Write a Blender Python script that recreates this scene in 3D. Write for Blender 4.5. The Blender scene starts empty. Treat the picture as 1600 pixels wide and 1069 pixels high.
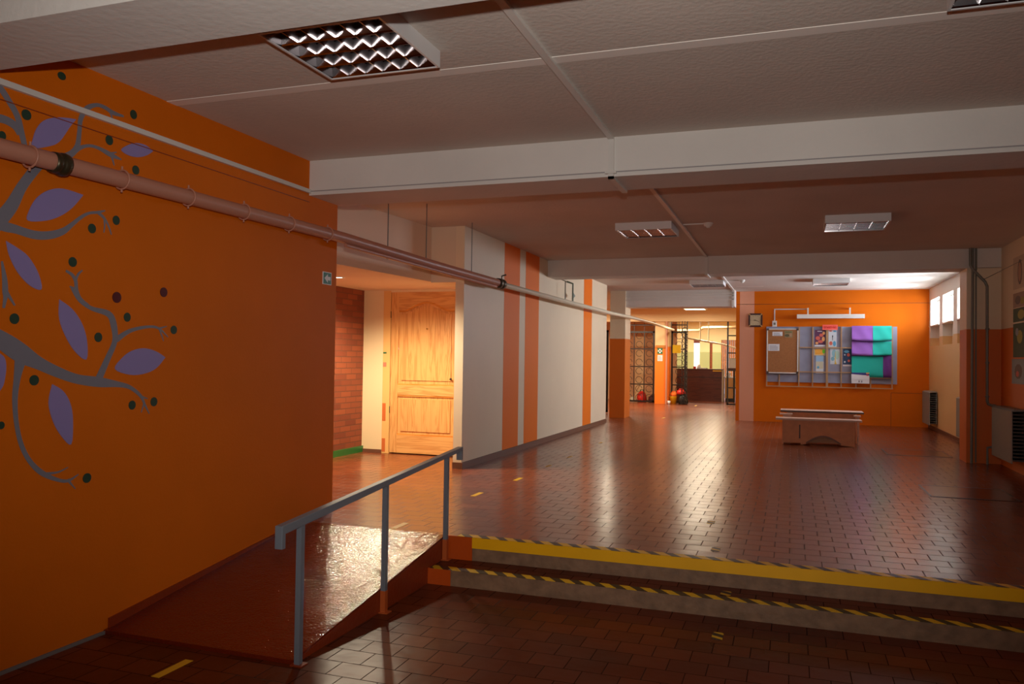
import bpy, bmesh, math, random
from math import pi, sin, cos, radians
from mathutils import Vector, Matrix


random.seed(7)
SC = bpy.context.scene
COL = SC.collection

# ---------------------------------------------------------------- camera, world, light, exposure
CAM_H = 1.32
cam_data = bpy.data.cameras.new('camera')
cam_data.sensor_width = 36.0
cam_data.lens = 28.135
cam_data.clip_end = 200
cam = bpy.data.objects.new('camera', cam_data)
COL.objects.link(cam)
YAW, PIT, ROL = 0.335616, 0.020324, 0.014147
_r = Vector((cos(YAW), sin(YAW), 0))
_f = Vector((-sin(YAW) * cos(PIT), cos(YAW) * cos(PIT), sin(PIT)))
_u = _r.cross(_f)
_r2 = cos(ROL) * _r + sin(ROL) * _u
_u2 = -sin(ROL) * _r + cos(ROL) * _u
cam.matrix_world = Matrix(((_r2.x, _u2.x, -_f.x, 0), (_r2.y, _u2.y, -_f.y, 0), (_r2.z, _u2.z, -_f.z, CAM_H), (0, 0, 0, 1)))
SC.camera = cam

world = bpy.data.worlds.new('world')
world.use_nodes = True
world.node_tree.nodes['Background'].inputs[0].default_value = (0.75, 0.85, 1.0, 1)
world.node_tree.nodes['Background'].inputs[1].default_value = 0.6
SC.world = world

SC.view_settings.view_transform = 'Standard'
SC.view_settings.look = 'None'
SC.view_settings.gamma = 1
SC.view_settings.use_curve_mapping = False
SC.view_settings.exposure = 0.09
SC.cycles.diffuse_bounces = 10
SC.cycles.max_bounces = 16


def lamp(name, kind, loc, power, color, direction=(0, 0, -1), **kw):
    d = bpy.data.lights.new(name, kind)
    d.energy = power
    d.color = color
    for k, v in kw.items():
        setattr(d, k, v)
    o = bpy.data.objects.new(name, d)
    o.location = loc
    o.rotation_euler = Vector(direction).to_track_quat('-Z', 'Y').to_euler()
    COL.objects.link(o)
    return o


# the photographer's flash, just above the lens
lamp('camera_flash', 'SPOT', (0.0, 0.03, CAM_H + 0.24), 325, (1.0, 0.955, 0.91), _f + Vector((0.0, 0, 0.16)),
     spot_size=radians(106), spot_blend=1.0, shadow_soft_size=0.02)
# warm tungsten downlights of the alcove beside the pine door
WARM = (1.0, 0.86, 0.62)
for _x, _y in ((-4.935, 8.05), (-4.65, 8.45)):
    lamp('alcove_downlight_beam', 'SPOT', (_x, _y, 2.20), 170, WARM, spot_size=radians(158), spot_blend=0.6, shadow_soft_size=0.05)
# hall ceiling lamps beyond the doorway, plus an unseen lamp in the side corridor
HALLC = (1.0, 0.87, 0.64)
for _x, _y, _p in ((-2.5, 22.9, 0.5), (-4.6, 20.2, 0.5), (-4.9, 22.9, 0.8), (-2.6, 29.0, 0.65), (-3.7, 28.5, 0.4), (-5.6, 17.3, 0.12), (-4.6, 27.3, 0.7)):
    lamp('hall_lamp_light', 'AREA', (_x, _y, 2.74), 135 * _p, HALLC, size=0.55)
# daylight arriving through the three high windows in the right wall
for _y0, _y1 in ((14.58, 15.62), (16.03, 17.05), (17.42, 18.44)):
    lamp('window_daylight', 'AREA', (2.80, (_y0 + _y1) / 2, 2.37), 36, (0.80, 0.88, 1.0), (-1, -0.25, -0.08),
         shape='RECTANGLE', size=0.98, size_y=0.46, spread=radians(112))

# ---------------------------------------------------------------- helpers
class MB:
    """collects shapes, builds one mesh object"""
    def __init__(self):
        self.v, self.f, self.m, self.s = [], [], [], []

    def add(self, vs, fs, mi=0, smooth=False):
        n = len(self.v)
        self.v += [tuple(v) for v in vs]
        for f in fs:
            self.f.append([n + i for i in f]); self.m.append(mi); self.s.append(smooth)
        return self

    def box(self, x0, x1, y0, y1, z0, z1, mi=0):
        if x0 > x1: x0, x1 = x1, x0
        if y0 > y1: y0, y1 = y1, y0
        if z0 > z1: z0, z1 = z1, z0
        vs = [(x0, y0, z0), (x1, y0, z0), (x1, y1, z0), (x0, y1, z0), (x0, y0, z1), (x1, y0, z1), (x1, y1, z1), (x0, y1, z1)]
        return self.add(vs, [(3, 2, 1, 0), (4, 5, 6, 7), (0, 1, 5, 4), (1, 2, 6, 5), (2, 3, 7, 6), (3, 0, 4, 7)], mi)

    def prism(self, poly, axis, a0, a1, mi=0):
        """extrude a 2D polygon; axis 'x': poly is (y,z); 'y': (x,z); 'z': (x,y)"""
        def P(p, a):
            return {'x': (a, p[0], p[1]), 'y': (p[0], a, p[1]), 'z': (p[0], p[1], a)}[axis]
        n = len(poly)
        vs = [P(p, a0) for p in poly] + [P(p, a1) for p in poly]
        fs = [tuple(range(n))[::-1], tuple(range(n, 2 * n))] + [(i, (i + 1) % n, n + (i + 1) % n, n + i) for i in range(n)]
        return self.add(vs, fs, mi)

    def tube(self, pts, r, seg=12, mi=0, caps=True, smooth=True):
        pts = [Vector(p) for p in pts]
        rs = r if isinstance(r, (list, tuple)) else [r] * len(pts)
        rings = []
        prev = None
        for i, p in enumerate(pts):
            if i == 0: t = pts[1] - pts[0]
            elif i == len(pts) - 1: t = pts[-1] - pts[-2]
            else: t = (pts[i + 1] - p).normalized() + (p - pts[i - 1]).normalized()
            t.normalize()
            if prev is None:
                a = Vector((0, 0, 1)) if abs(t.z) < 0.9 else Vector((1, 0, 0))
                u = t.cross(a).normalized()
            else:
                u = (prev - t * prev.dot(t)).normalized()
            prev = u
            w = t.cross(u)
            rings.append([p + (u * cos(2 * pi * k / seg) + w * sin(2 * pi * k / seg)) * rs[i] for k in range(seg)])
        vs = [v for ring in rings for v in ring]
        fs = []
        for i in range(len(rings) - 1):
            for k in range(seg):
                fs.append((i * seg + k, i * seg + (k + 1) % seg, (i + 1) * seg + (k + 1) % seg, (i + 1) * seg + k))
        self.add(vs, fs, mi, smooth)
        if caps:
            n = len(vs)
            self.add(rings[0], [tuple(range(seg))[::-1]], mi)
            self.add(rings[-1], [tuple(range(seg))], mi)
        return self

    def lathe(self, prof, c, seg=20, mi=0, axis='z', smooth=True):
        """prof: list of (r, h) about an axis through c"""
        vs = []
        for r_, h in prof:
            for k in range(seg):
                a = 2 * pi * k / seg
                x, y = r_ * cos(a), r_ * sin(a)
                o = {'z': (x, y, h), 'y': (x, h, y), 'x': (h, x, y)}[axis]
                vs.append((c[0] + o[0], c[1] + o[1], c[2] + o[2]))
        fs = []
        for i in range(len(prof) - 1):
            for k in range(seg):
                fs.append((i * seg + k, i * seg + (k + 1) % seg, (i + 1) * seg + (k + 1) % seg, (i + 1) * seg + k))
        return self.add(vs, fs, mi, smooth)

    def build(self, name, mats, parent=None, bevel=0.0):
        me = bpy.data.meshes.new(name)
        me.from_pydata(self.v, [], self.f)
        if not isinstance(mats, (list, tuple)): mats = [mats]
        for m in mats: me.materials.append(m)
        me.polygons.foreach_set('material_index', self.m)
        me.polygons.foreach_set('use_smooth', self.s)
        bm = bmesh.new(); bm.from_mesh(me)
        bmesh.ops.recalc_face_normals(bm, faces=bm.faces)
        bm.to_mesh(me); bm.free()
        me.update()
        o = bpy.data.objects.new(name, me)
        COL.objects.link(o)
        if parent is not None:
            o.parent = parent
            o.location = -Vector(parent.get('_org', (0, 0, 0))) if '_org' in parent else (0, 0, 0)
        if bevel:
            b = o.modifiers.new('bevel', 'BEVEL'); b.width = bevel; b.segments = 2; b.limit_method = 'ANGLE'
        return o


def thing(name, loc, label, cat, group=None):
    """an Empty at the thing's base; parts are built in world coordinates and offset back"""
    o = bpy.data.objects.new(name, None)
    COL.objects.link(o)
    o.location = loc
    o.empty_display_size = 0.1
    o['label'] = label; o['category'] = cat
    if group: o['group'] = group
    o['_org'] = tuple(loc)
    return o


def tag(o, label, cat, group=None, kind=None):
    o['label'] = label; o['category'] = cat
    if group: o['group'] = group
    if kind: o['kind'] = kind
    return o


def struct(o):
    o['kind'] = 'structure'
    return o


def copy_thing(root, loc, label, group=None):
    r = root.copy(); COL.objects.link(r); r.location = loc; r['label'] = label
    if group: r['group'] = group
    for ch in list(root.children):
        c = ch.copy(); COL.objects.link(c); c.parent = r
        for g in list(ch.children):
            d = g.copy(); COL.objects.link(d); d.parent = c
    return r


# ---------------------------------------------------------------- materials
def srgb(r, g, b):
    f = lambda c: (c / 255 / 12.92) if c / 255 <= 0.04045 else ((c / 255 + 0.055) / 1.055) ** 2.4
    return (f(r), f(g), f(b), 1)


class NT:
    def __init__(self, name):
        self.mat = bpy.data.materials.new(name); self.mat.use_nodes = True
        self.t = self.mat.node_tree; self.p = self.t.nodes['Principled BSDF']
    def n(self, typ, **kw):
        nd = self.t.nodes.new(typ)
        for k, v in kw.items(): setattr(nd, k, v)
        return nd
    def l(self, a, b): self.t.links.new(a, b)
    def pos(self):
        return self.n('ShaderNodeNewGeometry').outputs['Position']


def M(name, col, rough=0.6, metal=0.0, spec=0.5, bump=0.0, bscale=40, var=0.0, vscale=2.0, coat=0.0):
    m = NT(name)
    m.p.inputs['Base Color'].default_value = col
    m.p.inputs['Roughness'].default_value = rough
    m.p.inputs['Metallic'].default_value = metal
    m.p.inputs['Specular IOR Level'].default_value = spec
    m.p.inputs['Coat Weight'].default_value = coat
    if var:
        ns = m.n('ShaderNodeTexNoise'); ns.inputs['Scale'].default_value = vscale; ns.inputs['Detail'].default_value = 5
        m.l(m.pos(), ns.inputs['Vector'])
        mr = m.n('ShaderNodeMapRange')
        mr.inputs['From Min'].default_value = 0.3; mr.inputs['From Max'].default_value = 0.7
        mr.inputs['To Min'].default_value = 1 - var; mr.inputs['To Max'].default_value = 1 + var * 0.4
        m.l(ns.outputs['Fac'], mr.inputs['Value'])
        mx = m.n('ShaderNodeVectorMath', operation='SCALE')
        mx.inputs[0].default_value = col[:3]
        m.l(mr.outputs['Result'], mx.inputs['Scale'])
        m.l(mx.outputs['Vector'], m.p.inputs['Base Color'])
    if bump:
        n2 = m.n('ShaderNodeTexNoise'); n2.inputs['Scale'].default_value = bscale; n2.inputs['Detail'].default_value = 4
        m.l(m.pos(), n2.inputs['Vector'])
        b = m.n('ShaderNodeBump'); b.inputs['Strength'].default_value = bump; b.inputs['Distance'].default_value = 0.01
        m.l(n2.outputs['Fac'], b.inputs['Height']); m.l(b.outputs['Normal'], m.p.inputs['Normal'])
    return m.mat


def two_tone(name, low, high, z, rough=0.5, bump=0.12):
    """painted wall: one paint below the height z, another above"""
    m = NT(name)
    sx = m.n('ShaderNodeSeparateXYZ'); m.l(m.pos(), sx.inputs[0])
    gt = m.n('ShaderNodeMath', operation='GREATER_THAN'); gt.inputs[1].default_value = z
    m.l(sx.outputs['Z'], gt.inputs[0])
    mx = m.n('ShaderNodeMix', data_type='RGBA')
    mx.inputs['A'].default_value = low; mx.inputs['B'].default_value = high
    m.l(gt.outputs[0], mx.inputs['Factor']); m.l(mx.outputs['Result'], m.p.inputs['Base Color'])
    m.p.inputs['Roughness'].default_value = rough
    ns = m.n('ShaderNodeTexNoise'); ns.inputs['Scale'].default_value = 60; m.l(m.pos(), ns.inputs['Vector'])
    b = m.n('ShaderNodeBump'); b.inputs['Strength'].default_value = bump; b.inputs['Distance'].default_value = 0.01
    m.l(ns.outputs['Fac'], b.inputs['Height']); m.l(b.outputs['Normal'], m.p.inputs['Normal'])
    return m.mat


def tile_mat(name='terracotta_tiles', rlo=0.17, rhi=0.30, dark=1.0, spec=0.55, c1=srgb(140, 70, 38), c2=srgb(114, 55, 30)):
    m = NT(name)
    br = m.n('ShaderNodeTexBrick')
    br.offset = 0.5; br.offset_frequency = 2; br.squash = 1.0; br.squash_frequency = 2
    br.inputs['Scale'].default_value = 1.0
    br.inputs['Brick Width'].default_value = 0.2
    br.inputs['Row Height'].default_value = 0.168
    br.inputs['Mortar Size'].default_value = 0.0032
    br.inputs['Mortar Smooth'].default_value = 0.3
    br.inputs['Bias'].default_value = 0.0
    br.inputs['Color1'].default_value = c1
    br.inputs['Color2'].default_value = c2
    br.inputs['Mortar'].default_value = srgb(58, 26, 14)
    m.l(m.pos(), br.inputs['Vector'])
    big = m.n('ShaderNodeTexNoise'); big.inputs['Scale'].default_value = 1.1; big.inputs['Detail'].default_value = 3
    m.l(m.pos(), big.inputs['Vector'])
    # worn, darker traffic areas; dark puts the lower floor's shade into the colour
    mr = m.n('ShaderNodeMapRange'); mr.inputs['From Min'].default_value = .3; mr.inputs['From Max'].default_value = .7
    mr.inputs['To Min'].default_value = 0.75 * dark; mr.inputs['To Max'].default_value = 1.15 * dark
    m.l(big.outputs['Fac'], mr.inputs['Value'])
    sc = m.n('ShaderNodeVectorMath', operation='SCALE'); m.l(br.outputs['Color'], sc.inputs[0]); m.l(mr.outputs['Result'], sc.inputs['Scale'])
    m.l(sc.outputs['Vector'], m.p.inputs['Base Color'])
    # per-tile tilt, taken from a voronoi-free cell hash of the tile
    fine = m.n('ShaderNodeTexNoise'); fine.inputs['Scale'].default_value = 5.5; fine.inputs['Detail'].default_value = 2
    m.l(m.pos(), fine.inputs['Vector'])
    inv = m.n('ShaderNodeMath', operation='MULTIPLY'); inv.inputs[1].default_value = -1.0; m.l(br.outputs['Fac'], inv.inputs[0])
    b1 = m.n('ShaderNodeBump'); b1.inputs['Strength'].default_value = 0.55; b1.inputs['Distance'].default_value = 0.002
    m.l(inv.outputs[0], b1.inputs['Height'])
    b2 = m.n('ShaderNodeBump'); b2.inputs['Strength'].default_value = 0.5; b2.inputs['Distance'].default_value = 0.006
    m.l(fine.outputs['Fac'], b2.inputs['Height']); m.l(b1.outputs['Normal'], b2.inputs['Normal'])
    m.l(b2.outputs['Normal'], m.p.inputs['Normal'])
    r2 = m.n('ShaderNodeMapRange'); r2.inputs['To Min'].default_value = rlo; r2.inputs['To Max'].default_value = rhi
    m.l(big.outputs['Fac'], r2.inputs['Value'])
    ra = m.n('ShaderNodeMath', operation='ADD'); m.l(r2.outputs['Result'], ra.inputs[0])
    rm = m.n('ShaderNodeMath', operation='MULTIPLY'); rm.inputs[1].default_value = 0.4; m.l(br.outputs['Fac'], rm.inputs[0])
    m.l(rm.outputs[0], ra.inputs[1]); m.l(ra.outputs[0], m.p.inputs['Roughness'])
    m.p.inputs['Specular IOR Level'].default_value = spec
    return m.mat


def ramp_mat():
    m = NT('red_brown_gloss_paint')
    m.p.inputs['Base Color'].default_value = srgb(112, 34, 12)
    m.p.inputs['Specular IOR Level'].default_value = 0.7
    m.p.inputs['Roughness'].default_value = 0.06
    ns = m.n('ShaderNodeTexNoise'); ns.inputs['Scale'].default_value = 75; ns.inputs['Detail'].default_value = 2.5
    ns2 = m.n('ShaderNodeTexNoise'); ns2.inputs['Scale'].default_value = 9; ns2.inputs['Detail'].default_value = 2
    m.l(m.pos(), ns.inputs['Vector']); m.l(m.pos(), ns2.inputs['Vector'])
    b = m.n('ShaderNodeBump'); b.inputs['Strength'].default_value = 1.0; b.inputs['Distance'].default_value = 0.0045
    m.l(ns.outputs['Fac'], b.inputs['Height'])
    b2 = m.n('ShaderNodeBump'); b2.inputs['Strength'].default_value = 0.5; b2.inputs['Distance'].default_value = 0.01
    m.l(ns2.outputs['Fac'], b2.inputs['Height']); m.l(b.outputs['Normal'], b2.inputs['Normal'])
    m.l(b2.outputs['Normal'], m.p.inputs['Normal'])
    return m.mat


def hazard_mat(name, axis, period, slant, c1, c2, duty=0.5):
    """diagonal stripes running along a tape"""
    m = NT(name)
    sx = m.n('ShaderNodeSeparateXYZ'); m.l(m.pos(), sx.inputs[0])
    a = m.n('ShaderNodeMath', operation='MULTIPLY'); a.inputs[1].default_value = 1 / period
    m.l(sx.outputs['X' if axis == 'x' else 'Y'], a.inputs[0])
    b = m.n('ShaderNodeMath', operation='MULTIPLY_ADD'); b.inputs[1].default_value = slant / period
    m.l(sx.outputs['Y' if axis == 'x' else 'X'], b.inputs[0]); m.l(a.outputs[0], b.inputs[2])
    fr = m.n('ShaderNodeMath', operation='FRACT'); m.l(b.outputs[0], fr.inputs[0])
    gt = m.n('ShaderNodeMath', operation='GREATER_THAN'); gt.inputs[1].default_value = duty; m.l(fr.outputs[0], gt.inputs[0])
    mx = m.n('ShaderNodeMix', data_type='RGBA'); mx.inputs['A'].default_value = c1; mx.inputs['B'].default_value = c2
    m.l(gt.outputs[0], mx.inputs['Factor']); m.l(mx.outputs['Result'], m.p.inputs['Base Color'])
    m.p.inputs['Roughness'].default_value = 0.4
    return m.mat


def wood_mat(name, c1, c2, axis='z', scale=9.0, rough=0.35, coat=0.0):
    m = NT(name)
    mp = m.n('ShaderNodeMapping')
    s = {'z': (scale, scale, scale * .07), 'x': (scale * .07, scale, scale), 'y': (scale, scale * .07, scale)}[axis]
    mp.inputs['Scale'].default_value = s
    m.l(m.pos(), mp.inputs['Vector'])
    ns = m.n('ShaderNodeTexNoise'); ns.inputs['Scale'].default_value = 2.2; ns.inputs['Detail'].default_value = 6
    ns.inputs['Distortion'].default_value = 0.8
    m.l(mp.outputs[0], ns.inputs['Vector'])
    ml = m.n('ShaderNodeMath', operation='MULTIPLY'); ml.inputs[1].default_value = 7.0; m.l(ns.outputs['Fac'], ml.inputs[0])
    fr = m.n('ShaderNodeMath', operation='PINGPONG'); fr.inputs[1].default_value = 0.5; m.l(ml.outputs[0], fr.inputs[0])
    ramp = m.n('ShaderNodeValToRGB')
    ramp.color_ramp.elements[0].color = c1; ramp.color_ramp.elements[1].color = c2
    ramp.color_ramp.elements[0].position = 0.0; ramp.color_ramp.elements[1].position = 0.35
    m.l(fr.outputs[0], ramp.inputs['Fac']); m.l(ramp.outputs['Color'], m.p.inputs['Base Color'])
    m.p.inputs['Roughness'].default_value = rough
    m.p.inputs['Coat Weight'].default_value = coat
    return m.mat


def brick_mat():
    m = NT('red_brick')
    mp = m.n('ShaderNodeMapping'); mp.inputs['Rotation'].default_value = (radians(90), 0, radians(90))
    sx = m.n('ShaderNodeSeparateXYZ'); cb = m.n('ShaderNodeCombineXYZ')
    m.l(m.pos(), sx.inputs[0]); m.l(sx.outputs['Y'], cb.inputs['X']); m.l(sx.outputs['Z'], cb.inputs['Y'])
    br = m.n('ShaderNodeTexBrick')
    br.inputs['Scale'].default_value = 1.0; br.inputs['Brick Width'].default_value = 0.26; br.inputs['Row Height'].default_value = 0.077
    br.inputs['Mortar Size'].default_value = 0.006; br.inputs['Color1'].default_value = srgb(150, 76, 42)
    br.inputs['Color2'].default_value = srgb(118, 54, 32); br.inputs['Mortar'].default_value = srgb(110, 62, 40)
    m.l(cb.outputs[0], br.inputs['Vector']); m.l(br.outputs['Color'], m.p.inputs['Base Color'])
    iv = m.n('ShaderNodeMath', operation='MULTIPLY'); iv.inputs[1].default_value = -1; m.l(br.outputs['Fac'], iv.inputs[0])
    b = m.n('ShaderNodeBump'); b.inputs['Strength'].default_value = 0.8; b.inputs['Distance'].default_value = 0.01
    m.l(iv.outputs[0], b.inputs['Height']); m.l(b.outputs['Normal'], m.p.inputs['Normal'])
    m.p.inputs['Roughness'].default_value = 0.75
    return m.mat


def emit_mat(name, col, strength):
    m = NT(name)
    m.p.inputs['Base Color'].default_value = col
    m.p.inputs['Emission Color'].default_value = col
    m.p.inputs['Emission Strength'].default_value = strength
    return m.mat


ORANGE_C = srgb(218, 108, 10)
CREAM_C = srgb(234, 214, 182)
CEIL_C = srgb(216, 204, 192)
TILES = tile_mat()
TILESL = tile_mat('shade_darkened_matt_tiles', 0.24, 0.34, 0.85, 0.07, srgb(124, 56, 24), srgb(102, 44, 18))  # lower floor and step: tile colour darkened to stand in for weak flash light
ORANGE = M('orange_wall_paint', ORANGE_C, 0.55, spec=0.12, bump=0.10, bscale=70, var=0.06, vscale=1.5)
CREAM = M('cream_wall_paint', CREAM_C, 0.45, bump=0.10, bscale=70, var=0.05, vscale=1.2)
STRIPE = M('orange_stripe_paint', srgb(242, 118, 8), 0.5, spec=0.25)
CEIL = M('ceiling_whitewash', CEIL_C, 0.9, bump=0.35, bscale=35, var=0.10, vscale=0.9)
BEAMM = M('beam_whitewash', srgb(226, 220, 212), 0.85, bump=0.25, bscale=25, var=0.06, vscale=1.6)
TT_PIER = two_tone('orange_below_cream_above', ORANGE_C, CREAM_C, 1.80)
TT_WIN = two_tone('beige_below_white_above', srgb(222, 178, 118), srgb(226, 222, 212), 1.86)
PINKP = M('pale_pink_paint', srgb(226, 158, 124), 0.5)
RAMPM = ramp_mat()
REDP = M('red_brown_paint', srgb(140, 52, 18), 0.3, bump=0.3, bscale=30)
ORP = M('orange_red_enamel', srgb(196, 78, 18), 0.3, bump=0.2, bscale=20)
CONC = M('worn_concrete', srgb(142, 108, 80), 0.55, bump=0.5, bscale=16, var=0.3, vscale=14)
YELP = M('yellow_paint', srgb(252, 186, 10), 0.4, var=0.06, vscale=4)
BROWNB = M('brown_skirting', srgb(108, 68, 48), 0.5)
GREYR = M('blue_grey_enamel', srgb(116, 122, 130), 0.4)
ORPOST = M('orange_overpaint', srgb(190, 90, 40), 0.35)
PIPEP = M('pinkish_pipe_paint', srgb(192, 132, 108), 0.4, bump=0.1, bscale=30)
PIPEW = M('cream_pipe_paint', srgb(214, 204, 178), 0.35)
DARKM = M('dark_cast_iron', srgb(78, 68, 48), 0.35, metal=0.6)
STEEL = M('dull_steel', srgb(120, 118, 112), 0.4, metal=0.8)
PIPEG = M('grey_pipe_paint', srgb(120, 116, 104), 0.35)
TRUNK = M('white_plastic', srgb(222, 218, 210), 0.4)
HOUS = M('white_lamp_housing', srgb(220, 218, 216), 0.4)
MIRROR = M('mirror_louvre', srgb(200, 194, 196), 0.15, metal=1.0)
TUBEM = M('unlit_fluorescent_tube', srgb(214, 214, 214), 0.25)
BLACK = M('black_plastic', srgb(18, 16, 15), 0.4)
GATEM = M('black_grille_paint', srgb(26, 18, 14), 0.4)
PAPER = M('white_paper', srgb(222, 222, 226), 0.6)
GREYB = M('lilac_grey_felt', srgb(146, 148, 168), 0.9, var=0.08, vscale=8)
SLAT = M('raw_wood_slat', srgb(178, 140, 100), 0.6)
CORK = M('cork', srgb(164, 108, 62), 0.9, bump=0.3, bscale=90, var=0.15, vscale=30)
PURPLE = M('purple_cloth', srgb(146, 92, 178), 0.85)
TEAL = M('teal_cloth', srgb(30, 176, 160), 0.85)
DPURP = M('dark_purple_cloth', srgb(104, 48, 128), 0.85)
PINE = wood_mat('pine', srgb(204, 140, 76), srgb(226, 168, 100), 'z', 5.0, 0.35, 0.15)
PINEX = wood_mat('pine_rail', srgb(204, 140, 76), srgb(226, 168, 100), 'x', 5.0, 0.35, 0.15)
CHIP = M('chipboard', srgb(226, 156, 108), 0.55, var=0.12, vscale=9)
SLABM = wood_mat('bench_slab', srgb(206, 164, 138), srgb(222, 180, 154), 'x', 6, 0.4)
EDGED = M('dark_edge_band', srgb(84, 66, 56), 0.5)
BRICK = brick_mat()
GREENT = M('green_glazed_tile', srgb(40, 112, 52), 0.25)
RADM = M('grey_radiator_enamel', srgb(134, 134, 124), 0.45)
RADD = M('dark_radiator_fins', srgb(72, 68, 60), 0.5)
WALNUT = wood_mat('walnut_veneer', srgb(74, 34, 20), srgb(96, 46, 28), 'x', 4, 0.3)
HALLW = M('warm_cream_wall', srgb(226, 196, 150), 0.6)
TT_HALL = two_tone('green_below_cream_above', srgb(176, 186, 132), srgb(232, 214, 164), 1.66)
BLIND = wood_mat('brown_blinds', srgb(120, 70, 26), srgb(190, 120, 48), 'z', 12, 0.6)
PANE = emit_mat('bright_daylight_pane', (0.86, 0.93, 1.0, 1), 8.0)
PANEF = emit_mat('bright_far_pane', (0.86, 0.94, 1.0, 1), 1.0)
LITD = emit_mat('lit_diffuser', (1.0, 0.80, 0.50, 1), 5.0)
RED = M('red_plastic', srgb(200, 34, 22), 0.4)
YELB = M('yellow_plastic', srgb(232, 176, 20), 0.4)
GREENS = M('safety_green', srgb(20, 104, 66), 0.45)
SIGNW = M('sign_white', srgb(236, 236, 232), 0.5)
BARK = M('grey_mural_paint', srgb(124, 122, 132), 0.5)
LEAFP = M('lilac_mural_paint', srgb(144, 130, 184), 0.5)
DOTG = M('dark_green_mural_paint', srgb(34, 62, 44), 0.5)
DOTR = M('dark_red_mural_paint', srgb(84, 4, 8), 0.5)

# mural outline: (y, z, width) lines, leaf outlines, berries
BR=[[(2.75,2.052,0.06),(2.862,1.95,0.056),(2.964,1.932,0.044),(3.065,1.92,0.044),(3.154,1.932,0.042),(3.235,1.965,0.035),(3.291,2.011,0.024),(3.347,2.059,0.019),(3.399,2.091,0.015),(3.46,2.107,0.015),(3.509,2.125,0.007)],[(3.46,2.104,0.017),(3.498,2.085,0.017),(3.533,2.045,0.012),(3.557,1.995,0.008)],[(3.504,2.071,0.011),(3.508,2.036,0.009),(3.503,1.999,0.006)],[(2.841,1.926,0.075),(2.927,2.036,0.069),(2.982,2.144,0.055),(3.027,2.214,0.052),(3.074,2.281,0.056),(3.101,2.312,0.063)],[(2.996,2.366,0.031),(2.974,2.434,0.034),(2.952,2.501,0.034),(2.911,2.555,0.034),(2.865,2.606,0.034),(2.82,2.639,0.034)],[(2.968,2.414,0.031),(2.941,2.449,0.041),(2.888,2.464,0.041),(2.813,2.46,0.041)],[(3.101,2.287,0.042),(3.186,2.339,0.043),(3.266,2.384,0.036),(3.311,2.441,0.032),(3.323,2.53,0.027),(3.329,2.597,0.029),(3.367,2.665,0.029),(3.43,2.704,0.021),(3.487,2.708,0.022),(3.547,2.695,0.025),(3.625,2.697,0.011)],[(3.274,2.386,0.029),(3.326,2.435,0.022),(3.388,2.464,0.017),(3.453,2.467,0.019),(3.537,2.451,0.028),(3.615,2.442,0.008)],[(3.529,2.455,0.015),(3.579,2.475,0.006)],[(3.542,2.452,0.019),(3.565,2.395,0.006)],[(3.53,2.69,0.016),(3.544,2.659,0.006)],[(3.259,1.756,0.013),(3.299,1.738,0.018),(3.323,1.706,0.022),(3.33,1.658,0.022),(3.355,1.611,0.023),(3.409,1.575,0.024)],[(3.365,1.77,0.008),(3.339,1.747,0.013),(3.325,1.716,0.015)],[(3.286,1.674,0.008),(3.318,1.662,0.016),(3.336,1.649,0.018)],[(3.303,1.668,0.024),(3.351,1.606,0.023),(3.431,1.565,0.023),(3.548,1.541,0.036),(3.587,1.485,0.045),(3.6,1.389,0.036),(3.555,1.292,0.039),(3.492,1.17,0.047)],[(3.612,1.396,0.036),(3.708,1.449,0.024),(3.836,1.478,0.017),(3.933,1.475,0.014),(4.015,1.422,0.006)],[(3.933,1.472,0.013),(4.003,1.489,0.005)],[(3.943,1.469,0.014),(3.979,1.396,0.005)],[(2.831,1.416,0.068),(2.934,1.354,0.096),(3.014,1.307,0.097),(3.111,1.259,0.067),(3.227,1.211,0.057),(3.348,1.173,0.052),(3.493,1.153,0.056),(3.629,1.137,0.033),(3.718,1.117,0.024),(3.802,1.064,0.02),(3.841,1.004,0.014),(3.875,0.952,0.006)],[(3.802,1.061,0.014),(3.859,1.044,0.005)],[(3.832,1.019,0.012),(3.811,0.963,0.005)],[(3.007,1.289,0.069),(2.99,1.192,0.039),(2.98,1.084,0.03),(2.991,0.963,0.025),(3.02,0.852,0.025),(3.07,0.761,0.025),(3.141,0.691,0.028),(3.229,0.644,0.02),(3.304,0.625,0.016),(3.372,0.651,0.006)],[(3.17,0.681,0.014),(3.242,0.68,0.01),(3.304,0.698,0.004)],[(3.303,0.631,0.016),(3.354,0.575,0.004)],[(2.889,1.763,0.01),(2.906,1.68,0.026),(2.912,1.614,0.031),(2.913,1.587,0.023),(2.905,1.533,0.013)],[(2.917,1.614,0.021),(2.94,1.584,0.014),(2.965,1.55,0.009)]]
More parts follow.
